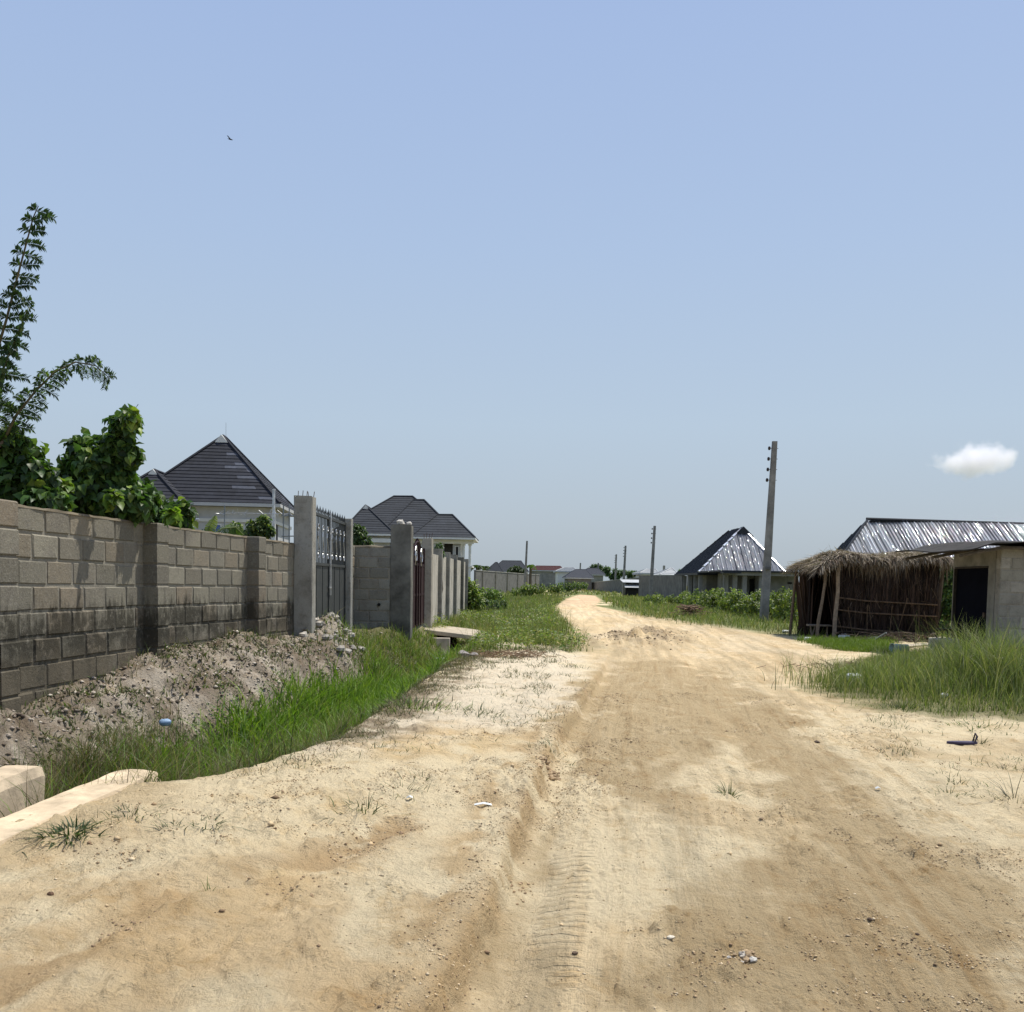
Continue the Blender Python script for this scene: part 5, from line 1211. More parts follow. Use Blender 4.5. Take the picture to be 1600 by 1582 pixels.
# feathery tree shoots
ft = thing('feathery_tree', 'tree with long feathery shoots arching over the climber into the sky', 'tree', (-6.2, 10, .4))
def shoot(pts, d, npair, plen, seed, cols, leafl=.035, side=(1, 1), start=.0):
    """twice-divided leaves set along a woody shoot"""
    rg = np.random.default_rng(seed); W = [U(px, py, d+dd) for px, py, dd in pts]
    mb = MB(); mb.tube(W, [.016-.012*i/(len(W)-1) for i in range(len(W))], 6, (.7, .75, .5)); br = mb.build('branch', M_BARK, ft)
    seg = np.array([tuple(p) for p in W]); cum = np.concatenate([[0], np.cumsum(np.linalg.norm(np.diff(seg, axis=0), axis=1))]); tot = cum[-1]
    at = lambda s: np.array([np.interp(s, cum, seg[:, k]) for k in range(3)])
    Ps, Ds, Ns, Sz, Cs = [], [], [], [], []; rac = MB()
    for i in range(npair):
        f = start+(1-start)*(i+.5)/npair; s = tot*f; p0 = at(s); tg = at(min(tot, s+.05))-at(max(0, s-.05)); tg /= np.linalg.norm(tg)
        for sg in (-1, 1):
            L_ = plen*(1.1-.55*f)*rg.uniform(.75, 1.1)*(side[0] if sg < 0 else side[1])
            if L_ < .03: continue
            lat = np.cross(tg, [0, -1, 0])*sg; yaw = rg.uniform(-.8, .8)
            dr = lat*.85+tg*.45+np.array([0, yaw, 0])+np.array([0, 0, .0]); dr /= np.linalg.norm(dr)
            sag = rg.uniform(.1, .5)*L_; tip = [p0+dr*L_*t+np.array([0, 0, -sag*t*t]) for t in (0, .35, .7, 1)]
            rac.tube(tip, [.003, .0025, .002, .001], 4, (.5, .7, .35), cap=False)
            npn = max(8, int(L_/.0105))                                     # pinnae
            for j in range(1, npn):
                t = j/npn; q = p0+dr*L_*t+np.array([0, 0, -sag*t*t])
                for s2 in (-1, 1):
                    pd = np.cross(dr, [rg.normal(0, .2), -1, rg.normal(0, .5)])*s2; pd = pd/np.linalg.norm(pd)*.8+dr*.55; pd[2] -= .15
                    Ps.append(q); Ds.append(pd); Ns.append([rg.normal(0, .3), -.3+rg.normal(0, .4), 1]); Sz.append(leafl*(1-.5*abs(t-.4))*rg.uniform(.7, 1.2))
    n_ = len(Ps); cl = palette(rg, n_, cols, .2)
    V, f4, f3, C = leaves(np.array(Ps), np.array(Ns), np.array(Ds), np.array(Sz), .32, cl, droop=.15)
    o = mesh_np('leaves', V, [f4, f3], M_FEATH, br, col=C); rac.build('leaf_stalks', M_BARK, br)
SHC = [(.04, .08, .03), (.03, .06, .026), (.06, .11, .035)]
shoot([(-40, 640, 0), (-8, 560, 0), (10, 500, 0), (28, 430, .1), (40, 385, .1), (52, 340, .1), (60, 322, .1)], 9.6, 19, .30, 41, SHC, .075, side=(.55, 1.15))
shoot([(5, 690, 0), (25, 650, 0), (55, 612, .1), (85, 582, .2), (118, 566, .3), (150, 572, .3), (172, 592, .3)], 9.6, 22, .21, 42, SHC+YEL[:1], .062, side=(.9, .9))
shoot([(-50, 700, 0), (-25, 620, 0), (0, 560, 0), (22, 545, .1)], 9.7, 8, .24, 43, SHC, .07, side=(.8, 1))
mb = MB(); mb.tube([U(-120, 860, 9.6), U(-70, 760, 9.6), U(-40, 640, 9.6)], [.05, .035, .017], 7); mb.tube([U(-70, 760, 9.6), U(-20, 720, 9.6), U(5, 690, 9.6)], [.03, .02, .016], 7); mb.tube([U(-70, 760, 9.6), U(-50, 700, 9.7)], [.03, .016], 6); mb.tube([(U(-120, 860, 9.6).x-.1, 9.6, .2), U(-120, 860, 9.6)], [.07, .05], 7); mb.build('trunk', M_BARK, ft)
vt = thing('climbing_vine', 'thin twining vine with rows of small leaves hanging among the feathery shoots', 'vine', (-5.2, 9.5, .4))
pts = [U(px, py, 9.45) for px, py in ((-10, 620), (5, 580), (18, 545), (30, 515), (42, 485), (50, 472))]
mb = MB(); mb.tube(pts, [.006, .005, .005, .004, .003, .002], 5, (.5, .6, .35)); mb.build('stem', M_BARK, vt)
rg = np.random.default_rng(9); seg = np.array([tuple(p) for p in pts]); n_ = 90; f = rg.random(n_)**1.3*(len(pts)-1); i0 = np.minimum(f.astype(int), len(pts)-2); P = seg[i0]+(seg[i0+1]-seg[i0])*(f-i0)[:, None]+rg.normal(0, .012, (n_, 3))
V, f4, f3, C = leaves(P, rg.normal(0, .5, (n_, 3))+[0, -.6, .6], rg.normal(0, .5, (n_, 3))+[.1, 0, -.8], .07*(1.25-f/len(pts)), .75, palette(rg, n_, DARKG, .2)); mesh_np('leaves', V, [f4, f3], M_LEAF, vt, col=C)

# banana plant and bushes in the yards
bp = thing('banana_plant', 'young banana plant with one bright upright leaf behind the long wall', 'plant', (U(330, 830, 17).x, 17, .4))
def big_leaf(parent, pts, w, d, c, name='leaf', tear=.0, seed=1):
    rg = random.Random(seed); W = [U(px, py, d+dd) for px, py, dd in pts]; N = 26; V = []; F = []
    cum = [0]
    for a, b_ in zip(W[:-1], W[1:]): cum.append(cum[-1]+(b_-a).length)
    at = lambda s: Vector([float(np.interp(s*cum[-1], cum, [q[k] for q in W])) for k in range(3)])
    mb = MB()
    for i in range(N):
        t0_, t1_ = i/N, (i+1-tear)/N; p, q = at(t0_), at(t1_); tg = (at(min(1, t0_+.05))-at(max(0, t0_-.05))).normalized(); s = tg.cross(Vector((0, -1, .25))).normalized()
        for sg in (-1, 1):
            h0, h1 = w*math.sin(PI*min(1, t0_*.93+.05))**.6, w*math.sin(PI*min(1, t1_*.93+.05))**.6
            dr = Vector((0, 0, -1)); k = rg.uniform(.2, .5); g = rg.uniform(.85, 1.15)
            mb.add([p, q, q+s*sg*h1+dr*h1*k+Vector((0, .05, 0)), p+s*sg*h0+dr*h0*k+Vector((0, .05, 0))], [(0, 1, 2, 3)], tuple(v*g for v in c))
    mb.tube(W, .012, 5, (.2, .25, .08)); return mb.build(name, M_LEAF, parent)
big_leaf(bp, [(322, 838, 0), (327, 822, 0), (336, 806, .1)], .10, 17, (.19, .24, .03), seed=2)
big_leaf(bp, [(330, 838, 0), (348, 826, .1), (368, 824, .2), (380, 836, .3)], .11, 17, (.07, .12, .03), tear=.35, seed=3)
big_leaf(bp, [(326, 838, 0), (318, 830, 0), (310, 834, .1)], .08, 17, (.06, .11, .03), seed=4)
b0 = U(326, 838, 17); mb = MB(); mb.tube([(b0.x, 17, .3), tuple(b0)], [.08, .04], 8, (.5, .7, .3)); mb.build('stem', M_BARK, bp)
def shrub(name, label, lumps, d, n, size, cols, seed, cat='shrub', group=None, asp=.6, base=None, shell=.3, stems=6):
    L_ = lumpat(lumps, d); bx = sum(l[0] for l in L_)/len(L_); by = sum(l[1] for l in L_)/len(L_); bz = hz(bx, by)
    t = thing(name, label, cat, (bx, by, bz), group); crown('foliage', t, L_, n, size, asp, cols, seed, shell=shell)
    mb = MB(); r2 = random.Random(seed)
    for k in range(stems):
        l = L_[k % len(L_)]; mb.tube([(bx+r2.uniform(-.1, .1), by+r2.uniform(-.1, .1), bz-.05), ((bx+l[0])/2+r2.uniform(-.1, .1), by, (bz+l[2])/2), (l[0], l[1], l[2]+l[4]*.4)], [.025, .016, .006], 5)
    mb.build('stems', M_BARK, t); return t
shrub('bush', 'small rounded dark bush behind the wall just before the tall gate post', [(402, 826, 15, 14, 0), (412, 815, 10, 9, 0), (392, 834, 12, 8, 0), (368, 826, 10, 9, .3), (420, 830, 8, 8, 0)], 18, 2600, .07, SHR+DARKG, 51, 'bush')
shrub('bush', 'dense dark bush bulging over the wall between slim gate post and square pillar', [(560, 838, 12, 14, 0), (568, 848, 11, 9, 0), (556, 828, 8, 8, 0), (577, 853, 6, 6, 0)], 25, 2600, .08, [(.05, .085, .02), (.07, .11, .03), (.04, .07, .02)], 52, 'bush')
shrub('bush', 'small sprig of leaves over the plastered wall beside the buff gate post', [(686, 857, 6, 7, 0), (688, 866, 5, 5, 0)], 29, 500, .09, DARKG, 53, 'bush')

# shrubs along the far side of the road
rr = random.Random(77)
SP = [('shrub thicket end by the long dark wall', 1022, 945, 66), ('low shrub in front of the bungalow corner columns', 1062, 944, 62), ('shrub before the bungalow porch', 1088, 942, 57), ('pale-tipped shrub beneath the middle of the pyramid roof', 1112, 943, 53), ('shrub between pale-tipped one and concrete pole', 1138, 946, 49), ('broad shrub close beside the tall concrete pole on its road-end side', 1163, 948, 46), ('shrub growing behind the tall concrete pole', 1186, 950, 43.5), ('bushy green shrub just past the tall concrete pole', 1212, 952, 41), ('dark shrub pressed against the open end of the thatched stall', 1236, 954, 38), ('shrub stretching behind the stall end below the grey wing wall', 1252, 950, 44)]
for k, (lab, px, py, d) in enumerate(SP):
    s = 40/d; py -= 9*s; l = [(px+rr.uniform(-14, 14)*s*1.2, py+rr.uniform(-9, 12)*s, rr.uniform(9, 15)*s*1.2, rr.uniform(8, 13)*s*1.2, rr.uniform(-1.2, 1.2)) for _ in range(9)]+[(px-6, py+22*s, 20*s, 15*s, 0), (px+8, py+20*s, 18*s, 15*s, .5), (px, py-15*s*rr.random(), 7*s, 8*s, 0)]
    shrub('leafy_shrub', lab, l, d, 2600, .11*(1+.004*d), SHR+[(.12, .17, .06)], 200+k, 'shrub', 'shrubs along the road')
shrub('leafy_shrub', 'dark glossy bush seen in the gap between stall and shed', [(1480, 905, 18, 20, 0), (1478, 935, 18, 22, 0), (1482, 965, 18, 22, 0), (1476, 990, 18, 14, 0), (1490, 885, 12, 12, 0)], 30, 3800, .11, GREENS+DARKG, 61, 'shrub')
# left verge bushes
shrub('leafy_shrub', 'yellow-green bush against the end piers of the plastered wall', [(735, 925, 12, 16, 0), (727, 912, 8, 10, 0), (742, 940, 14, 14, 0), (730, 945, 12, 12, 0)], 40, 2600, .12, YEL+SHR, 62, 'shrub')
shrub('leafy_shrub', 'bright low bush between the yellow-green one and the piered far wall', [(762, 928, 16, 9, 0), (775, 932, 12, 8, 1), (750, 932, 10, 8, 0)], 55, 2200, .14, YEL, 63, 'shrub')
shrub('leafy_shrub', 'dark scrubby bush in the verge grass before the bright low bush', [(768, 948, 14, 10, 0), (782, 944, 10, 8, .5), (758, 942, 8, 8, 0)], 46, 2000, .11, DARKG+SHR[:1], 64, 'shrub')
shrub('leafy_shrub', 'loose bush below the red-roofed far house', [(826, 922, 12, 9, 0), (842, 920, 12, 8, 0), (812, 926, 12, 8, 0)], 95, 1500, .2, SHR+YEL[:2], 65, 'shrub')
shrub('leafy_shrub', 'dark hedge bush at the bend before the slate-roofed house', [(868, 920, 13, 8, 0), (886, 917, 12, 7, 3), (900, 916, 10, 7, 5), (912, 915, 8, 5, 8)], 130, 1600, .26, DARKG+SHR, 66, 'shrub')
shrub('leafy_shrub', 'round tuft of bush in the grass just left of the road mud', [(880, 1001, 7, 5, 0), (884, 1003, 5, 4, 0)], 26, 400, .06, DARKG+SHR, 67, 'shrub')

# far trees
def tree(name, label, px, pyc, rx, rz, d, n, size, cols, seed, asp=.5, cat='tree', pyb=None, k=9):
    r2 = random.Random(seed); l = [(px+r2.uniform(-.65, .65)*rx, pyc+r2.uniform(-.6, .6)*rz, rx*r2.uniform(.3, .55), rz*r2.uniform(.3, .55), r2.uniform(-1, 1)) for _ in range(k)]
    L_ = lumpat(l, d); c0 = U(px, pyc, d); t = thing(name, label, cat, (c0.x, d, 0), 'far trees'); crown('crown', t, L_, n, size, asp, cols, seed, shell=.4)
    mb = MB(); mb.tube([(c0.x, d, -.5), (c0.x+.1, d, c0.z*.5), tuple(c0)], [.3, .22, .1], 7)
    for q in L_[:6]: mb.tube([(c0.x+.1, d, c0.z*.55), q[:3]], [.12, .04], 5)
    mb.build('trunk', M_BARK, t)
tree('broadleaf_tree', 'round dark tree standing behind the thin far pole', 937, 893, 17, 12, 262, 4200, .55, DARKG, 71)
tree('broadleaf_tree', 'lower dark tree beside the round one, behind two poles', 966, 898, 14, 9, 270, 2600, .55, DARKG, 72)
tree('broadleaf_tree', 'low dark tree over the kiosk roof', 988, 899, 12, 7, 255, 2000, .5, DARKG, 73)
tree('broadleaf_tree', 'olive green tree in front of the charcoal-roofed far house', 806, 892, 14, 7, 175, 2400, .4, [(.05, .075, .022), (.035, .055, .02)], 74)
tree('broadleaf_tree', 'tiny tree just beyond the dark back edge of the bungalow roof', 1066, 895, 8, 5, 200, 900, .4, DARKG, 75)
def palm(label, px, py, rad, d, seed, n=11, cols=DARKG):
    rg = np.random.default_rng(seed); c0 = U(px, py, d); R_ = rad/1500*d; t = thing('palm_tree', label, 'palm', (c0.x, d, 0), 'far trees')
    mb = MB(); mb.tube([(c0.x, d, -.5), (c0.x, d, c0.z)], [.25, .18], 7); mb.build('trunk', M_BARK, t)
    for i in range(n):
        a = 2*PI*i/n+rg.uniform(-.2, .2); el = rg.uniform(.2, 1.1); s = np.arange(40)/40.0
        hx, hy = math.cos(a), math.sin(a)*.8; P = np.stack([c0.x+hx*R_*s, d+hy*R_*s, c0.z+R_*(math.sin(el)*s-1.0*s*s)], -1); P = np.repeat(P, 2, 0); sg = np.tile([-1, 1], 40)[:, None]
        D_ = np.array([[-hy, hx, 0]])*sg+np.array([[hx*.4, hy*.4, -.5]])
        V, f4, f3, C = leaves(P, np.tile([[0, 0, 1.0]], (80, 1)), D_, np.full(80, R_*.36), .10, palette(rg, 80, cols, .2)); mesh_np('frond', V, [f4, f3], M_LEAF, t, col=C)
palm('dark palm behind the end of the white porch columns', 746, 885, 12, 150, 81)
palm('second palm just beyond, nearer the small cream house', 757, 886, 9, 155, 82)
palm('plantain-like palm beside the lone pole', 829, 884, 10, 140, 83, 9, GREENS)

# ------------------------------------------------------------------ grasses
def blades(x, y, h, w, rg, cols, lean=.35, seg=3, z=None, az=None, stiff=2.0):
    N = len(x); z = hfun(x, y) if z is None else z; P = np.stack([x, y, z-.02], -1); az = rg.uniform(0, 2*PI, N) if az is None else az; ln = np.abs(rg.normal(lean, lean*.5, N))
    dx, dy = np.cos(az), np.sin(az); fa = rg.uniform(0, PI, N); sx, sy = np.cos(fa), np.sin(fa)
    V = np.zeros((N, seg+1, 2, 3)); 
    for i in range(seg+1):
        t = i/seg; o = (h*ln*t**stiff); zz = h*t*(1-.35*ln*t); ww = w*(1-.88*t**1.6)/2
        c_ = P+np.stack([dx*o, dy*o, zz], -1); s = np.stack([sx*ww, sy*ww, 0*ww], -1); V[:, i, 0] = c_-s; V[:, i, 1] = c_+s
    b = (np.arange(N)*(seg+1)*2)[:, None, None]; q = np.array([[2*i, 2*i+1, 2*i+3, 2*i+2] for i in range(seg)])[None]
    tt = np.repeat(np.linspace(.7, 1.15, seg+1), 2); C = (cols[:, None, :]*np.ones((1, (seg+1)*2, 1))*tt[None, :, None]).reshape(-1, 3)
    return V.reshape(-1, 3), (b+q).reshape(-1, 4), C
def cat(parts):
    V, F, C = [], [], []; n = 0
    for v, f, c_ in parts: V.append(v); F.append(f+n); C.append(c_); n += len(v)
    return np.concatenate(V), np.concatenate(F), np.concatenate(C)
def stuff(name, parts, mat=None, cat_='grass'):
    V, F, C = cat(parts); return tag(mesh_np(name, V, F, mat or M_GRASS, None, col=C), kind='stuff')
def scat(n, x0, x1, y0, y1, fn, rg, clump=.45, cs=2.0, seed=0):
    """scattered points; fn(x, y) gives the weight 0..1"""
    X, Y = [], []; got = 0
    while got < n:
        x = rg.uniform(x0, x1, n*3); y = rg.uniform(y0, y1, n*3); w_ = fn(x, y)*(1-clump+clump*2*sm(.38, .6, fbm(x*cs, y*cs, 3, seed))); k = rg.random(len(x)) < w_
        X.append(x[k]); Y.append(y[k]); got += int(k.sum())
        if k.sum() < n*.002: break
    return np.concatenate(X)[:n], np.concatenate(Y)[:n]
def sW(x, y): lx = np.interp(y, LY, LX); return lx-x, lx-np.interp(y, WY, WX)
BRIGHT = [(0.128, 0.220, 0.028), (0.162, 0.270, 0.033), (0.095, 0.170, 0.024), (0.216, 0.300, 0.044)]
SEDGE = [(0.098, 0.144, 0.036), (0.137, 0.167, 0.048), (0.195, 0.172, 0.084), (0.072, 0.109, 0.030)]
OLIVE = [(0.195, 0.235, 0.057), (0.156, 0.202, 0.052), (0.260, 0.263, 0.092), (0.325, 0.269, 0.138), (0.117, 0.157, 0.046)]
TALLG = [(.20, .235, .07), (0.176, 0.224, 0.060), (0.128, 0.172, 0.048), (0.243, 0.270, 0.090), (0.324, 0.299, 0.156), (0.081, 0.115, 0.034)]
rg = np.random.default_rng(101)
# ditch
def f1(x, y): s, W = sW(x, y); return sm(.08, .30, s)*sm(.64*W, .46*W, s)*sm(7.2, 8.6, y+(x+2.5)*-.8)*sm(19.5, 16, y)
x, y = scat(17000, -4, -.8, 7, 20, f1, rg, .3, seed=1); dm = sm(0, .5, fbm(x*1.5, y*1.5, 3, 8))
p1 = blades(x, y, rg.uniform(.16, .42, len(x))*(.8+.5*dm), rg.uniform(.012, .026, len(x)), rg, palette(rg, len(x), BRIGHT, .2), .5)
def f2(x, y): s, W = sW(x, y); return sm(.04, .22, s)*sm(.75*W, .5*W, s)*sm(5.2, 6, y)*sm(10.2, 8.2, y)
x, y = scat(15000, -3.9, -1.3, 5, 10.5, f2, rg, .35, seed=2)
p2 = blades(x, y, rg.uniform(.22, .50, len(x)), rg.uniform(.004, .009, len(x)), rg, palette(rg, len(x), SEDGE+BRIGHT[:1]+[(.13, .10, .055)], .25), .6)
def f3(x, y): s, W = sW(x, y); return (1-((x > -1.75) & (x < -.7) & (y > 22.3) & (y < 27)))* sm(-.05, .15, s)*sm(.95*W, .6*W, s)*sm(15, 18, y)*sm(30, 24, y)
x, y = scat(14000, -3.6, -.6, 14, 30, f3, rg, .4, seed=3)
p3 = blades(x, y, rg.uniform(.10, .34, len(x)), rg.uniform(.008, .018, len(x)), rg, palette(rg, len(x), OLIVE+BRIGHT[:2], .2), .5)
x, y = scat(6500, -3.9, -1.3, 5.2, 11, f2, rg, .4, seed=22)
p4 = blades(x, y, rg.uniform(.30, .58, len(x)), rg.uniform(.003, .005, len(x)), rg, palette(rg, len(x), [(.23, .18, .11), (.17, .13, .08), (.28, .26, .15)], .2), .5)
x, y = scat(1600, -3.6, -.8, 7, 21, f1, rg, .3, seed=23)
p5 = blades(x, y, rg.uniform(.12, .40, len(x)), rg.uniform(.006, .012, len(x)), rg, palette(rg, len(x), [(.33, .28, .15), (.24, .20, .10), (.30, .33, .12)], .2), .7)
stuff('ditch_grass', [p1, p2, p3, p4, p5])
def lowleaf(name, x, y, hmax, size, cols):
    n_ = len(x); P = np.stack([x, y, hfun(x, y)+rg.uniform(.01, 1, n_)*hmax], -1); a = rg.uniform(0, 2*PI, n_)
    V, f4, f3, C = leaves(P, rg.normal(0, .35, (n_, 3))+[0, -.1, 1], np.stack([np.cos(a), np.sin(a), rg.uniform(-.4, .4, n_)], -1), rg.uniform(.6, 1.3, n_)*size, .6, palette(rg, n_, cols, .25)); return tag(mesh_np(name, V, [f4, f3], M_LEAF, None, col=C), kind='stuff')
x, y = scat(6500, -3.9, -1.0, 6.3, 21, lambda x, y: sm(.3, .42, sW(x, y)[0]/sW(x, y)[1])*sm(.72, .5, sW(x, y)[0]/sW(x, y)[1])*sm(.45, .6, fbm(x*1.8, y*1.8, 3, 91)), rg, .5, 2, seed=24)
lowleaf('creeping_weeds', x, y, .10, .035, GREENS+DARKG)
# weeds on the spoil bank: clumpy dots of leaf and stalk
def f4_(x, y): s, W = sW(x, y); return sm(.45*W, .6*W, s)*sm(1.02*W, .9*W, s)*sm(6, 7, y)*sm(22, 18, y)*sm(.46, .60, fbm(x*2.2, y*2.2, 4, 17))
x, y = scat(8000, -4.6, -1.5, 6, 22, f4_, rg, .2, seed=4)
pw = blades(x, y, rg.uniform(.02, .11, len(x)), rg.uniform(.010, .030, len(x)), rg, palette(rg, len(x), [(.10, .14, .05), (.14, .17, .08), (.09, .08, .05), (.20, .17, .11)], .25), .8)
def f7(x, y): s, W = sW(x, y); return np.exp(-((s+.06)/.22)**2)*sm(7, 8.2, y)*sm(24, 20, y)*sm(.38, .52, fbm(x*3, y*3, 3, 61))
x, y = scat(9000, -2.8, .2, 7, 24, f7, rg, .4, seed=14)
plip = blades(x, y, rg.uniform(.03, .12, len(x)), rg.uniform(.003, .008, len(x))*(.6+.05*y), rg, palette(rg, len(x), [(.15, .12, .07), (.22, .18, .10), (.10, .12, .045), (.07, .055, .035)], .25), 1.2)
def f5_(x, y): s, W = sW(x, y); return sm(1.25*W, 1.0*W, s)*sm(.8*W, .93*W, s)*sm(6, 7, y)*sm(22, 18, y)
x, y = scat(1800, -4.6, -1.5, 6, 22, f5_, rg, .5, seed=5)
pw2 = blades(x, y, rg.uniform(.06, .2, len(x)), rg.uniform(.005, .010, len(x)), rg, palette(rg, len(x), [(.07, .11, .03), (.13, .13, .06)], .25), .5)
stuff('bank_weeds', [pw, pw2, plip])
# sparse grass on the pale sand
GP = [XY(px, py) for px, py in ((250, 1245), (400, 1210), (520, 1150), (620, 1080), (720, 1025), (880, 1010), (915, 1060), (880, 1150), (700, 1200), (560, 1245), (400, 1255))]
GP2 = [XY(px, py) for px, py in ((20, 1330), (250, 1250), (380, 1250), (350, 1320), (120, 1380))]
GP3 = [XY(px, py) for px, py in ((1270, 1090), (1440, 1130), (1640, 1150), (1680, 1300), (1500, 1250), (1380, 1180))]
def f6(x, y):
    g = fbm(x*2.6, y*1.6, 4, 23); s, W = sW(x, y)
    return np.maximum.reduce([sm(-.2, .2, sdpoly(x, y, GP))*(sm(.50, .62, g)*.5+.03+.8*sm(.55, .1, np.abs(s))*sm(.42, .5, g)), sm(-.2, .2, sdpoly(x, y, GP2))*sm(.58, .66, g)*.3, sm(-.1, .3, sdpoly(x, y, GP3))*sm(.56, .64, g)*.6])
x, y = scat(8500, -3.2, 9, 4.5, 24, f6, rg, .5, 7, seed=6)
stuff('sparse_grass', [blades(x, y, rg.uniform(.03, .10, len(x))*(.6+.05*y), rg.uniform(.003, .008, len(x))*(.7+.05*y), rg, palette(rg, len(x), [(.10, .12, .045), (.07, .095, .03), (.16, .14, .07), (.09, .075, .04)], .25), 1.1)])
# verge beyond the ditch
def fm(x, y): return sm(-.4, .5, sdpoly(x, y, Z_GR_M))*(1/(1+(y/26)**2))*2*sm(.30, .5, fbm(x*.7, y*.5, 3, 29)+.08)
x, y = scat(34000, -3.2, 5, 18, 110, fm, rg, .5, 1.2, seed=7)
hh = rg.uniform(.10, .34, len(x))*(.7+.9*fbm(x*.6, y*.4, 3, 31)); 
pv = blades(x, y, hh, rg.uniform(.008, .016, len(x))*(y/22), rg, palette(rg, len(x), OLIVE+[(.11, .17, .03), (.09, .15, .025)], .2), .5)
tl = rg.random(len(x)) < .05
pv2 = blades(x[tl], y[tl], hh[tl]*2.3, np.full(tl.sum(), .010)*(y[tl]/24), rg, palette(rg, int(tl.sum()), [(.17, .17, .08), (.12, .15, .05)], .2), .35)
stuff('verge_grass', [pv, pv2])
x, y = scat(9000, -3, 3, 20, 60, lambda x, y: fm(x, y)*sm(.5, .62, fbm(x*.9, y*.4, 3, 95)), rg, .5, 1, seed=25)
lowleaf('verge_weeds', x, y, .35, .075, YEL+SHR+OLIVE)
def fv(x, y): return sm(-.6, .6, sdpoly(x, y, Z_GR_V))*(1/(1+(y/40)**2))*2
x, y = scat(30000, 2, 22, 26, 110, fv, rg, .4, 1.0, seed=8)
stuff('roadside_grass', [blades(x, y, rg.uniform(.12, .42, len(x)), rg.uniform(.010, .02, len(x))*(y/28), rg, palette(rg, len(x), OLIVE+[(.10, .16, .03)], .2), .45)])
# tall grass patch near the shed
def ft_(x, y): return sm(-.25, .55, sdpoly(x+.5*(fbm(x*1.5, y*1.5, 3, 45)-.5), y+1.2*(fbm(x*1.2, y*1.2, 3, 46)-.5), Z_GR_R))
x, y = scat(20000, 3.4, 11, 10, 20.5, ft_, rg, .85, 1.3, seed=9)
dn = sm(-.2, 1.4, sdpoly(x, y, Z_GR_R)); hh = (.06+.25*dn)*rg.uniform(.35, 1.45, len(x))*(.45+1.1*fbm(x*1.1, y*1.1, 3, 47))
pt = blades(x, y, hh, rg.uniform(.005, .011, len(x))*(.7+.03*y), rg, palette(rg, len(x), TALLG, .22), .38)
k_ = 1500; ph = U(1555, 1030, 13.2); x = np.concatenate([rg.normal(ph.x, .24, k_), rg.normal(ph.x+.9, .5, 900), rg.normal(ph.x-1.4, .5, 700)]); y = np.concatenate([rg.normal(13.4, .7, k_), rg.normal(13.2, .8, 900), rg.normal(14.5, .8, 700)])
pt2 = blades(x, y, np.concatenate([rg.uniform(.5, 1.2, k_), rg.uniform(.25, .6, 900), rg.uniform(.25, .6, 700)]), rg.uniform(.006, .011, len(x)), rg, palette(rg, len(x), TALLG+[(.20, .22, .11)], .2), .45, seg=5, stiff=2.4)
kt = rg.random(len(pt[0])//8) < 0
x, y = scat(900, 4.4, 11, 11.2, 20, lambda x, y: sm(.3, 1.2, sdpoly(x, y, Z_GR_R)), rg, .6, 1.3, seed=19)
pt3 = blades(x, y, rg.uniform(.35, .78, len(x)), rg.uniform(.005, .009, len(x)), rg, palette(rg, len(x), [(.26, .29, .15), (.20, .25, .10), (.30, .29, .18)], .15), .35, seg=4)
stuff('tall_grass', [pt, pt2, pt3])
def fb(x, y): return sm(-.3, .3, sdpoly(x, y, Z_GR_R2))
x, y = scat(7000, 5, 11, 18, 28, fb, rg, .3, 1.5, seed=10)
stuff('bright_grass', [blades(x, y, rg.uniform(.08, .24, len(x)), rg.uniform(.008, .014, len(x)), rg, palette(rg, len(x), [(.12, .19, .02), (.10, .16, .02), (.15, .21, .03)], .2), .5)])
# field grass far out
def ff(x, y): return (sdpoly(x, y, Z_ROAD) < -.4)*1.0*(1/(1+(y/70)**2))
x, y = scat(16000, -40, 80, 44, 260, ff, rg, .5, .15, seed=11); ok = ~((x < -2.2) & (y < 120)); x, y = x[ok], y[ok]
stuff('field_grass', [blades(x, y, rg.uniform(.2, .6, len(x)), .0011*y, rg, palette(rg, len(x), OLIVE, .2), .4, seg=2)])
def fy(x, y): s, W = sW(x, y); return sm(W+.2, W+.6, s)*1.0
x, y = scat(5000, -16, -2.3, 7, 60, fy, rg, .4, .8, seed=12)
stuff('yard_grass', [blades(x, y, rg.uniform(.1, .4, len(x)), .02+.0005*y, rg, palette(rg, len(x), OLIVE, .2), .4, seg=2)])

# tufts that can be told apart
def tuft(label, px, py, n, L_, cols, spread=.05, flat=1.0, w_=.006, seed=1, group='grass tufts on the sand', name='grass_tuft'):
    p = GH(px, py); rg = np.random.default_rng(seed+int(px)); x = rg.normal(p.x, spread, n); y = rg.normal(p.y, spread*1.3, n)
    az = np.arctan2(y-p.y, x-p.x)+rg.normal(0, .5, n)
    V, F, C = blades(x, y, rg.uniform(.5, 1, n)*L_, rg.uniform(.7, 1.4, n)*w_, rg, palette(rg, n, cols, .2), flat, 3, hfun(x, y), az, 1.3)
    return tag(mesh_np(name, V, F, M_GRASS, None, col=C), label, 'grass tuft', group)
DG = [(.05, .085, .03), (.07, .11, .035), (.04, .065, .022), (.10, .10, .05)]
tuft('spreading dark green grass tuft just off the sand-buried end of the longer ditch wall', 108, 1303, 150, .11, DG, .055, 1.4, .011)
tuft('smaller flat tuft beside the spreading dark one', 200, 1279, 70, .09, DG, .05, 1.5, .008)
tuft('sparse two-pronged tuft on open sand past the ditch wall corner', 322, 1290, 34, .11, DG, .03, 1.5, .008)
tuft('thin tuft between the ditch wall end and the open sand', 272, 1296, 34, .10, DG, .04, 1.4, .007)
tuft('low tuft against the top of the longer ditch wall', 175, 1250, 30, .07, DG, .05, 1.4, .006)
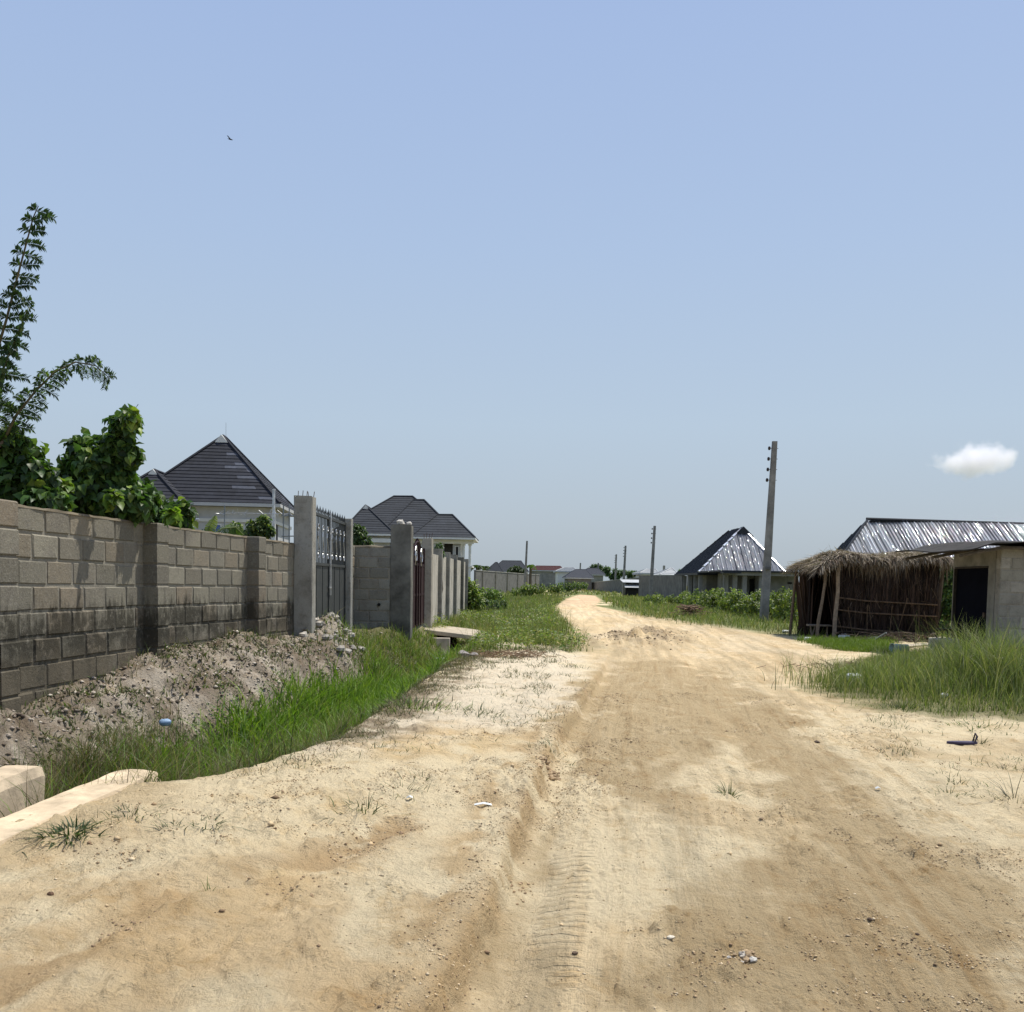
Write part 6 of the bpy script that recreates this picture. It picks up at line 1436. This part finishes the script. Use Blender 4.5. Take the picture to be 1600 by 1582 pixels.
tuft('wispy tuft lying flat on bare sand below the ditch grass tongue', 563, 1262, 60, .14, [(.10, .12, .05), (.07, .09, .035)], .06, 1.2, .006)
tuft('dry wispy tuft slightly up from the flat one', 628, 1236, 40, .12, [(.13, .13, .07), (.09, .10, .04)], .06, 1.2, .005)
tuft('single little upright grass seedling alone on the sand near the camera', 328, 1392, 9, .10, [(.12, .17, .05)], .012, .6, .006)
tuft('spiky grey-green tuft alone in the middle of the dirt road', 1140, 1242, 60, .15, [(.12, .14, .07), (.08, .10, .05), (.18, .17, .10)], .03, .8, .006)
tuft('dark patchy tuft cluster on the sand short of the tall grass', 1400, 1170, 60, .09, DG, .10, 1.0, .007)
tuft('small spiky tuft before the tall grass fringe', 1410, 1108, 90, .17, DG, .09, .8, .008)
tuft('low creeping tuft near the purple slipper', 1530, 1134, 160, .10, [(.09, .14, .03), (.06, .10, .025)], .20, 1.1, .010)
tuft('brittle grey seedling standing by the purple slipper', 1533, 1160, 26, .13, [(.13, .12, .08)], .03, .6, .006)
tuft('thin straw tuft in the frame edge sand below the slipper', 1575, 1185, 70, .08, DG, .10, 1.2, .007)
tuft('flat tuft on the damp margin of the road', 1480, 1240, 50, .09, [(.11, .12, .05)], .07, 1.3, .007)
tuft('small sprout of broad leaves beside the rut mound', 660, 1218, 22, .08, DG, .03, .9, .007)
tuft('green tuft patch at the ditch lip above the wispy ones', 640, 1106, 260, .16, BRIGHT+DG, .22, .9, .009)
tuft('tuft rooted close to the rut halfway up the verge', 860, 1168, 60, .09, DG, .10, 1.2, .008)
tuft('ragged tuft on the white sand near the brush heap', 745, 1115, 60, .14, DG, .10, 1.0, .008)
tuft('dry branching stalk fallen onto the sand at the frame edge', 1585, 1248, 40, .30, [(.14, .13, .09), (.08, .07, .05)], .06, 1.6, .005)

# ------------------------------------------------------------------ crumbs of earth, stones, litter
rg = np.random.default_rng(303)
def pebbles(name, x, y, r, cols, rg, sink=.25):
    n = len(x); z = hfun(x, y); u = np.array([(1, 0, 0), (0, 1, 0), (-1, 0, 0), (0, -1, 0), (0, 0, 1), (0, 0, -1)], float)
    V = u[None]*r[:, None, None]*rg.uniform(.6, 1.3, (n, 6, 1))*np.array([1, 1, .6]); a = rg.uniform(0, 2*PI, n); ca, sa = np.cos(a)[:, None], np.sin(a)[:, None]
    Vx = V[..., 0]*ca-V[..., 1]*sa; Vy = V[..., 0]*sa+V[..., 1]*ca; V = np.stack([Vx+x[:, None], Vy+y[:, None], V[..., 2]+(z+r*sink)[:, None]], -1)
    q = np.array([(0, 1, 4), (1, 2, 4), (2, 3, 4), (3, 0, 4), (1, 0, 5), (2, 1, 5), (3, 2, 5), (0, 3, 5)]); F = ((np.arange(n)*6)[:, None, None]+q[None]).reshape(-1, 3)
    return V.reshape(-1, 3), F, np.repeat(cols, 6, 0)
M_CLOD = m_plain("crumbled_earth", (1, 1, 1), .97, 0, 60, .2, .002, vc=True)
def rutw(x, y): d, r_ = sdline(x, y, RUT); return np.exp(-((d+.10)/.10)**2)*sm(16, 9, y)
def brw(x, y): return sm(.54, .66, fbm(x*1.1+3, y*.8, 4, 55))*(sW(x, y)[0] < -.1)*sm(.45, .6, fbm(x*5, y*5, 3, 56))
x1_, y1_ = scat(3600, -1.2, 2, 2.4, 15, rutw, rg, .6, 5, 1); x2_, y2_ = scat(26000, -3, 6, 2.4, 13, brw, rg, .5, 4, 2); x3_, y3_ = rg.uniform(-3, 7, 7000), 2.4+10*rg.random(7000)**1.3
x_ = np.concatenate([x1_, x2_, x3_]); y_ = np.concatenate([y1_, y2_, y3_]); ok = sW(x_, y_)[0] < -.05; x_, y_ = x_[ok], y_[ok]
r_ = np.abs(rg.normal(0, .0030, len(x_)))+.0014; big = rg.random(len(x_)) < .010; r_[big] *= 2.6
stuff('earth_crumbs', [pebbles('', x_, y_, r_, palette(rg, len(x_), [(.52, .39, .23), (.40, .285, .165), (.27, .185, .11), (.62, .50, .33)], .2), rg)], M_CLOD)
x_, y_ = scat(700, 1, 7, 19, 40, lambda x, y: np.exp(-(((x-3.6-(y-27)*.25)/.9)**2+((y-27)/2.2)**2)), rg, .6, 2, 3)
stuff('mud_clods', [pebbles('', x_, y_, np.abs(rg.normal(0, .018, len(x_)))+.008, palette(rg, len(x_), [(.36, .28, .18), (.27, .205, .13), (.45, .35, .23)], .2), rg)], M_CLOD)
x_, y_ = scat(5200, -4.5, -1.2, 6.5, 21, lambda x, y: sm(.45, .6, sW(x, y)[0]/sW(x, y)[1])*sm(1.05, .95, sW(x, y)[0]/sW(x, y)[1]), rg, .6, 2, 4)
stuff('bank_rubble', [pebbles('', x_, y_, np.abs(rg.normal(0, .014, len(x_)))+.005, palette(rg, len(x_), [(.32, .27, .22), (.22, .18, .14), (.45, .40, .33), (.13, .10, .075)], .2), rg)], M_CLOD)
# clod groups and single stones
rr = random.Random(21)
def clods(label, px, py, n, sp, r0, cols, name='clod_pile', cat='clods'):
    p = GH(px, py); mb = MB()
    for k in range(n):
        x, y = rr.gauss(p.x, sp), rr.gauss(p.y, sp*1.2); r_ = r0*rr.uniform(.4, 1.2); stone(mb, x, y, hz(x, y)+r_*.3, r_, rr, rr.choice(cols), .55)
    return tag(mb.build(name, M_CLOD, None, jit=r0*.12), label, cat, kind='stuff')
BRN = [(.36, .26, .155), (.28, .20, .12), (.45, .33, .20)]
clods('dried brown leaves and clods dropped on the rut edge below the white sand', 858, 1210, 26, .05, .028, BRN)
clods('pile of grey and brown stone chips on the damp part of the road', 1158, 1498, 22, .028, .016, BRN+[(.42, .38, .32), (.48, .45, .40)])
clods('dark crumbs thrown up beside the tyre prints', 812, 1392, 26, .05, .009, BRN)
clods('little string of dark clods where the verge is broken near the camera', 190, 1448, 30, .06, .008, BRN)
clods('dark clods at the head of the tyre scrape on the verge', 470, 1392, 30, .08, .008, BRN)
for k, (px, py, r_, c_, lab) in enumerate(((898, 1491, .014, (.12, .085, .06), 'dark brown pebble alone on the road below the tyre prints'), (1048, 1467, .018, (.62, .56, .44), 'pale oval pebble on the edge of the damp patch'), (1359, 1438, .013, (.10, .07, .05), 'small black pebble on the smooth brown wheel track'), (1433, 1461, .010, (.10, .07, .05), 'tiny black pebble just past the one on the wheel track'), (1190, 1281, .018, (.30, .23, .15), 'brown stone on the road below the spiky tuft'), (79, 1400, .016, (.13, .08, .05), 'dark curled dead leaf on the sand near the ditch wall'), (1277, 1161, .03, (.12, .09, .07), 'dark scrap lying on the wheel track before the tall grass'))):
    p = GH(px, py); mb = MB(); stone(mb, p.x, p.y, hz(p.x, p.y)+r_*.35, r_, rr, c_, .5); tag(mb.build('pebble', M_CLOD), lab, 'pebble', 'single pebbles and scraps')
# purple slipper
p = GH(1503, 1164); sl = thing('slipper', 'flattened purple rubber slipper lying on the pale sand with its strap up', 'slipper', (p.x, p.y, hz(p.x, p.y)))
V = []; z0_ = hz(p.x, p.y)+.016; mb = MB(); n_ = 20; out = []
for i in range(n_):
    a = 2*PI*i/n_; lx_ = .15*math.cos(a); ly_ = (.048+.012*math.cos(a))*math.sin(a); out.append((p.x+lx_, p.y+ly_))
mb.add([(a, b_, z0_-.012) for a, b_ in out]+[(a, b_, z0_+.008) for a, b_ in out], [tuple(range(n_))[::-1], tuple(range(n_, 2*n_))]+[(i, (i+1) % n_, n_+(i+1) % n_, n_+i) for i in range(n_)])
mb.build('sole', m_plain("purple_rubber", (.055, .045, .085), .6, 0, 10, .2, .001), sl)
mb = MB(); mb.tube([(p.x+.11, p.y-.03, z0_+.01), (p.x+.14, p.y-.01, z0_+.06), (p.x+.13, p.y+.01, z0_+.09), (p.x+.12, p.y+.03, z0_+.01)], [.008, .01, .008, .008], 6); mb.build('strap', m_plain("dark_rubber", (.03, .025, .04), .6, 0, 10, .2, .001), sl)
# blue plastic in the ditch, little wrappers
M_BLUEP = m_plain("blue_plastic_film", (.22, .32, .45), .35, 0, 14, .3, .004, vc=True)
p = U(258, 1130, 8.9); sack('plastic_bag', 'crumpled blue plastic bag caught in the ditch grass', p.x, 8.9, p.z-.03, .11, .08, .07, .4, M_BLUEP, 'bag', 'litter along the road', 71)
for k, (px, py, lab) in enumerate(((755, 1261, 'flat white wrapper on the verge sand near the rut'), (640, 1250, 'torn pale scrap of paper on the sand below the ditch tongue'), (1372, 1235, 'tiny white scrap on the road past the spiky tuft'))):
    p = GH(px, py); z_ = hz(p.x, p.y)+.012; s_ = (.055, .02, .02)[k]; mb = MB()
    mb.add([(p.x-s_, p.y-.012, z_), (p.x, p.y-.018, z_+.012), (p.x+s_, p.y-.006, z_), (p.x+s_*.9, p.y+.018, z_+.006), (p.x, p.y+.012, z_+.016), (p.x-s_, p.y+.014, z_+.004)], [(0, 1, 4, 5), (1, 2, 3, 4)]); o = mb.build('wrapper', M_PLASTW); m_ = o.modifiers.new('t', 'SOLIDIFY'); m_.thickness = .002; tag(o, lab, 'wrapper', 'litter along the road')
# fallen stalk at the frame edge
# rubble heap by the gate
x0_, y0_ = -3.05, 16.6; mb = MB()
for k in range(60):
    x, y = rr.gauss(x0_, .28), rr.gauss(y0_, .45); r_ = rr.uniform(.02, .085); g = rr.uniform(.5, 1.15); stone(mb, x, y, hz(x, y)+r_*.35, r_, rr, (.50*g, .46*g, .40*g), .7)
tag(mb.build('rubble_heap', M_CLOD, None, jit=.008), 'heap of pale rubble and soil against the foot of the grey driveway gate', 'rubble')
mb = MB()
for (px, py, d, r_) in ((722, 1037, 17.9, .16), (700, 1045, 17.2, .12), (740, 1033, 18.2, .10), (680, 1052, 16.5, .10)):
    p = U(px, py, d); stone(mb, p.x, d, hz(p.x, d)+r_*.2, r_, rr, (.30, .27, .25), .6)
tag(mb.build('earth_lump', M_CLOD, None, jit=.015), 'grey lumps of dug earth on the ditch lip below the culvert', 'earth lump')

# ------------------------------------------------------------------ sky life
p = U(360, 218, 45); bd = MB()
bd.tube([p+Vector((-.13, 0, .03)), p+Vector((-.06, 0, .01)), p, p+Vector((.07, 0, -.02)), p+Vector((.12, 0, -.03))], [.004, .022, .03, .02, .004], 6)
bd.add([p+Vector((-.04, 0, .01)), p+Vector((.03, 0, 0)), p+Vector((-.05, -.20, .07)), p+Vector((-.10, -.22, .07))], [(0, 1, 2, 3)]); bd.add([p+Vector((-.04, 0, .01)), p+Vector((.03, 0, 0)), p+Vector((-.02, .2, .09)), p+Vector((-.08, .22, .09))], [(0, 1, 2, 3)])
tag(bd.build('bird', M_DKG, None, smooth=True), 'tiny dark bird gliding alone high in the open sky', 'bird')
# cloud
cm = bpy.data.materials.new('cloud_vapour'); cm.use_nodes = True; n = cm.node_tree; n.nodes.clear(); out = n.nodes.new('ShaderNodeOutputMaterial')
pv_ = node(n, 'ShaderNodeVolumePrincipled'); pv_.inputs['Color'].default_value = (.97, .965, 1, 1); pv_.inputs['Anisotropy'].default_value = .2
co = objco(n); ln = node(n, 'ShaderNodeVectorMath', operation='LENGTH')
CLD = 1800.0; cc0 = U(1524, 724, CLD); hx, hy_, hz_ = 70/1500*CLD, 60.0, 40/1500*CLD
mp = node(n, 'ShaderNodeMapping'); mp.inputs['Scale'].default_value = (1/hx, 1/hy_, 1/hz_); n.links.new(co, mp.inputs[0])
sp = node(n, 'ShaderNodeSeparateXYZ'); n.links.new(mp.outputs[0], sp.inputs[0])
n.links.new(mp.outputs[0], ln.inputs[0])
nz = noise(n, .026, 7, .6, co); nz2 = noise(n, .05, 4, .6, co)
flat = mapr(n, sp.outputs['Z'], -.8, -.1, .5, 0)
dn_ = mathn(n, 'SUBTRACT', mathn(n, 'ADD', mathn(n, 'SUBTRACT', .78, ln.outputs['Value']), mathn(n, 'MULTIPLY', mathn(n, 'SUBTRACT', nz, .5), 2.0)), flat)
den = mathn(n, 'MULTIPLY', mapr(n, dn_, 0, .45), .05); n.links.new(den, pv_.inputs['Density']); n.links.new(pv_.outputs[0], out.inputs['Volume'])
me = bpy.data.meshes.new('cloud'); me.from_pydata([(sx*hx*1.1, sy*hy_*1.1, sz*hz_*1.1) for sz in (-1, 1) for sx, sy in ((-1, -1), (1, -1), (1, 1), (-1, 1))], [], [(3, 2, 1, 0), (4, 5, 6, 7), (0, 1, 5, 4), (1, 2, 6, 5), (2, 3, 7, 6), (3, 0, 4, 7)]); me.materials.append(cm)
o = link('cloud', me); o.location = cc0; tag(o, kind='structure')
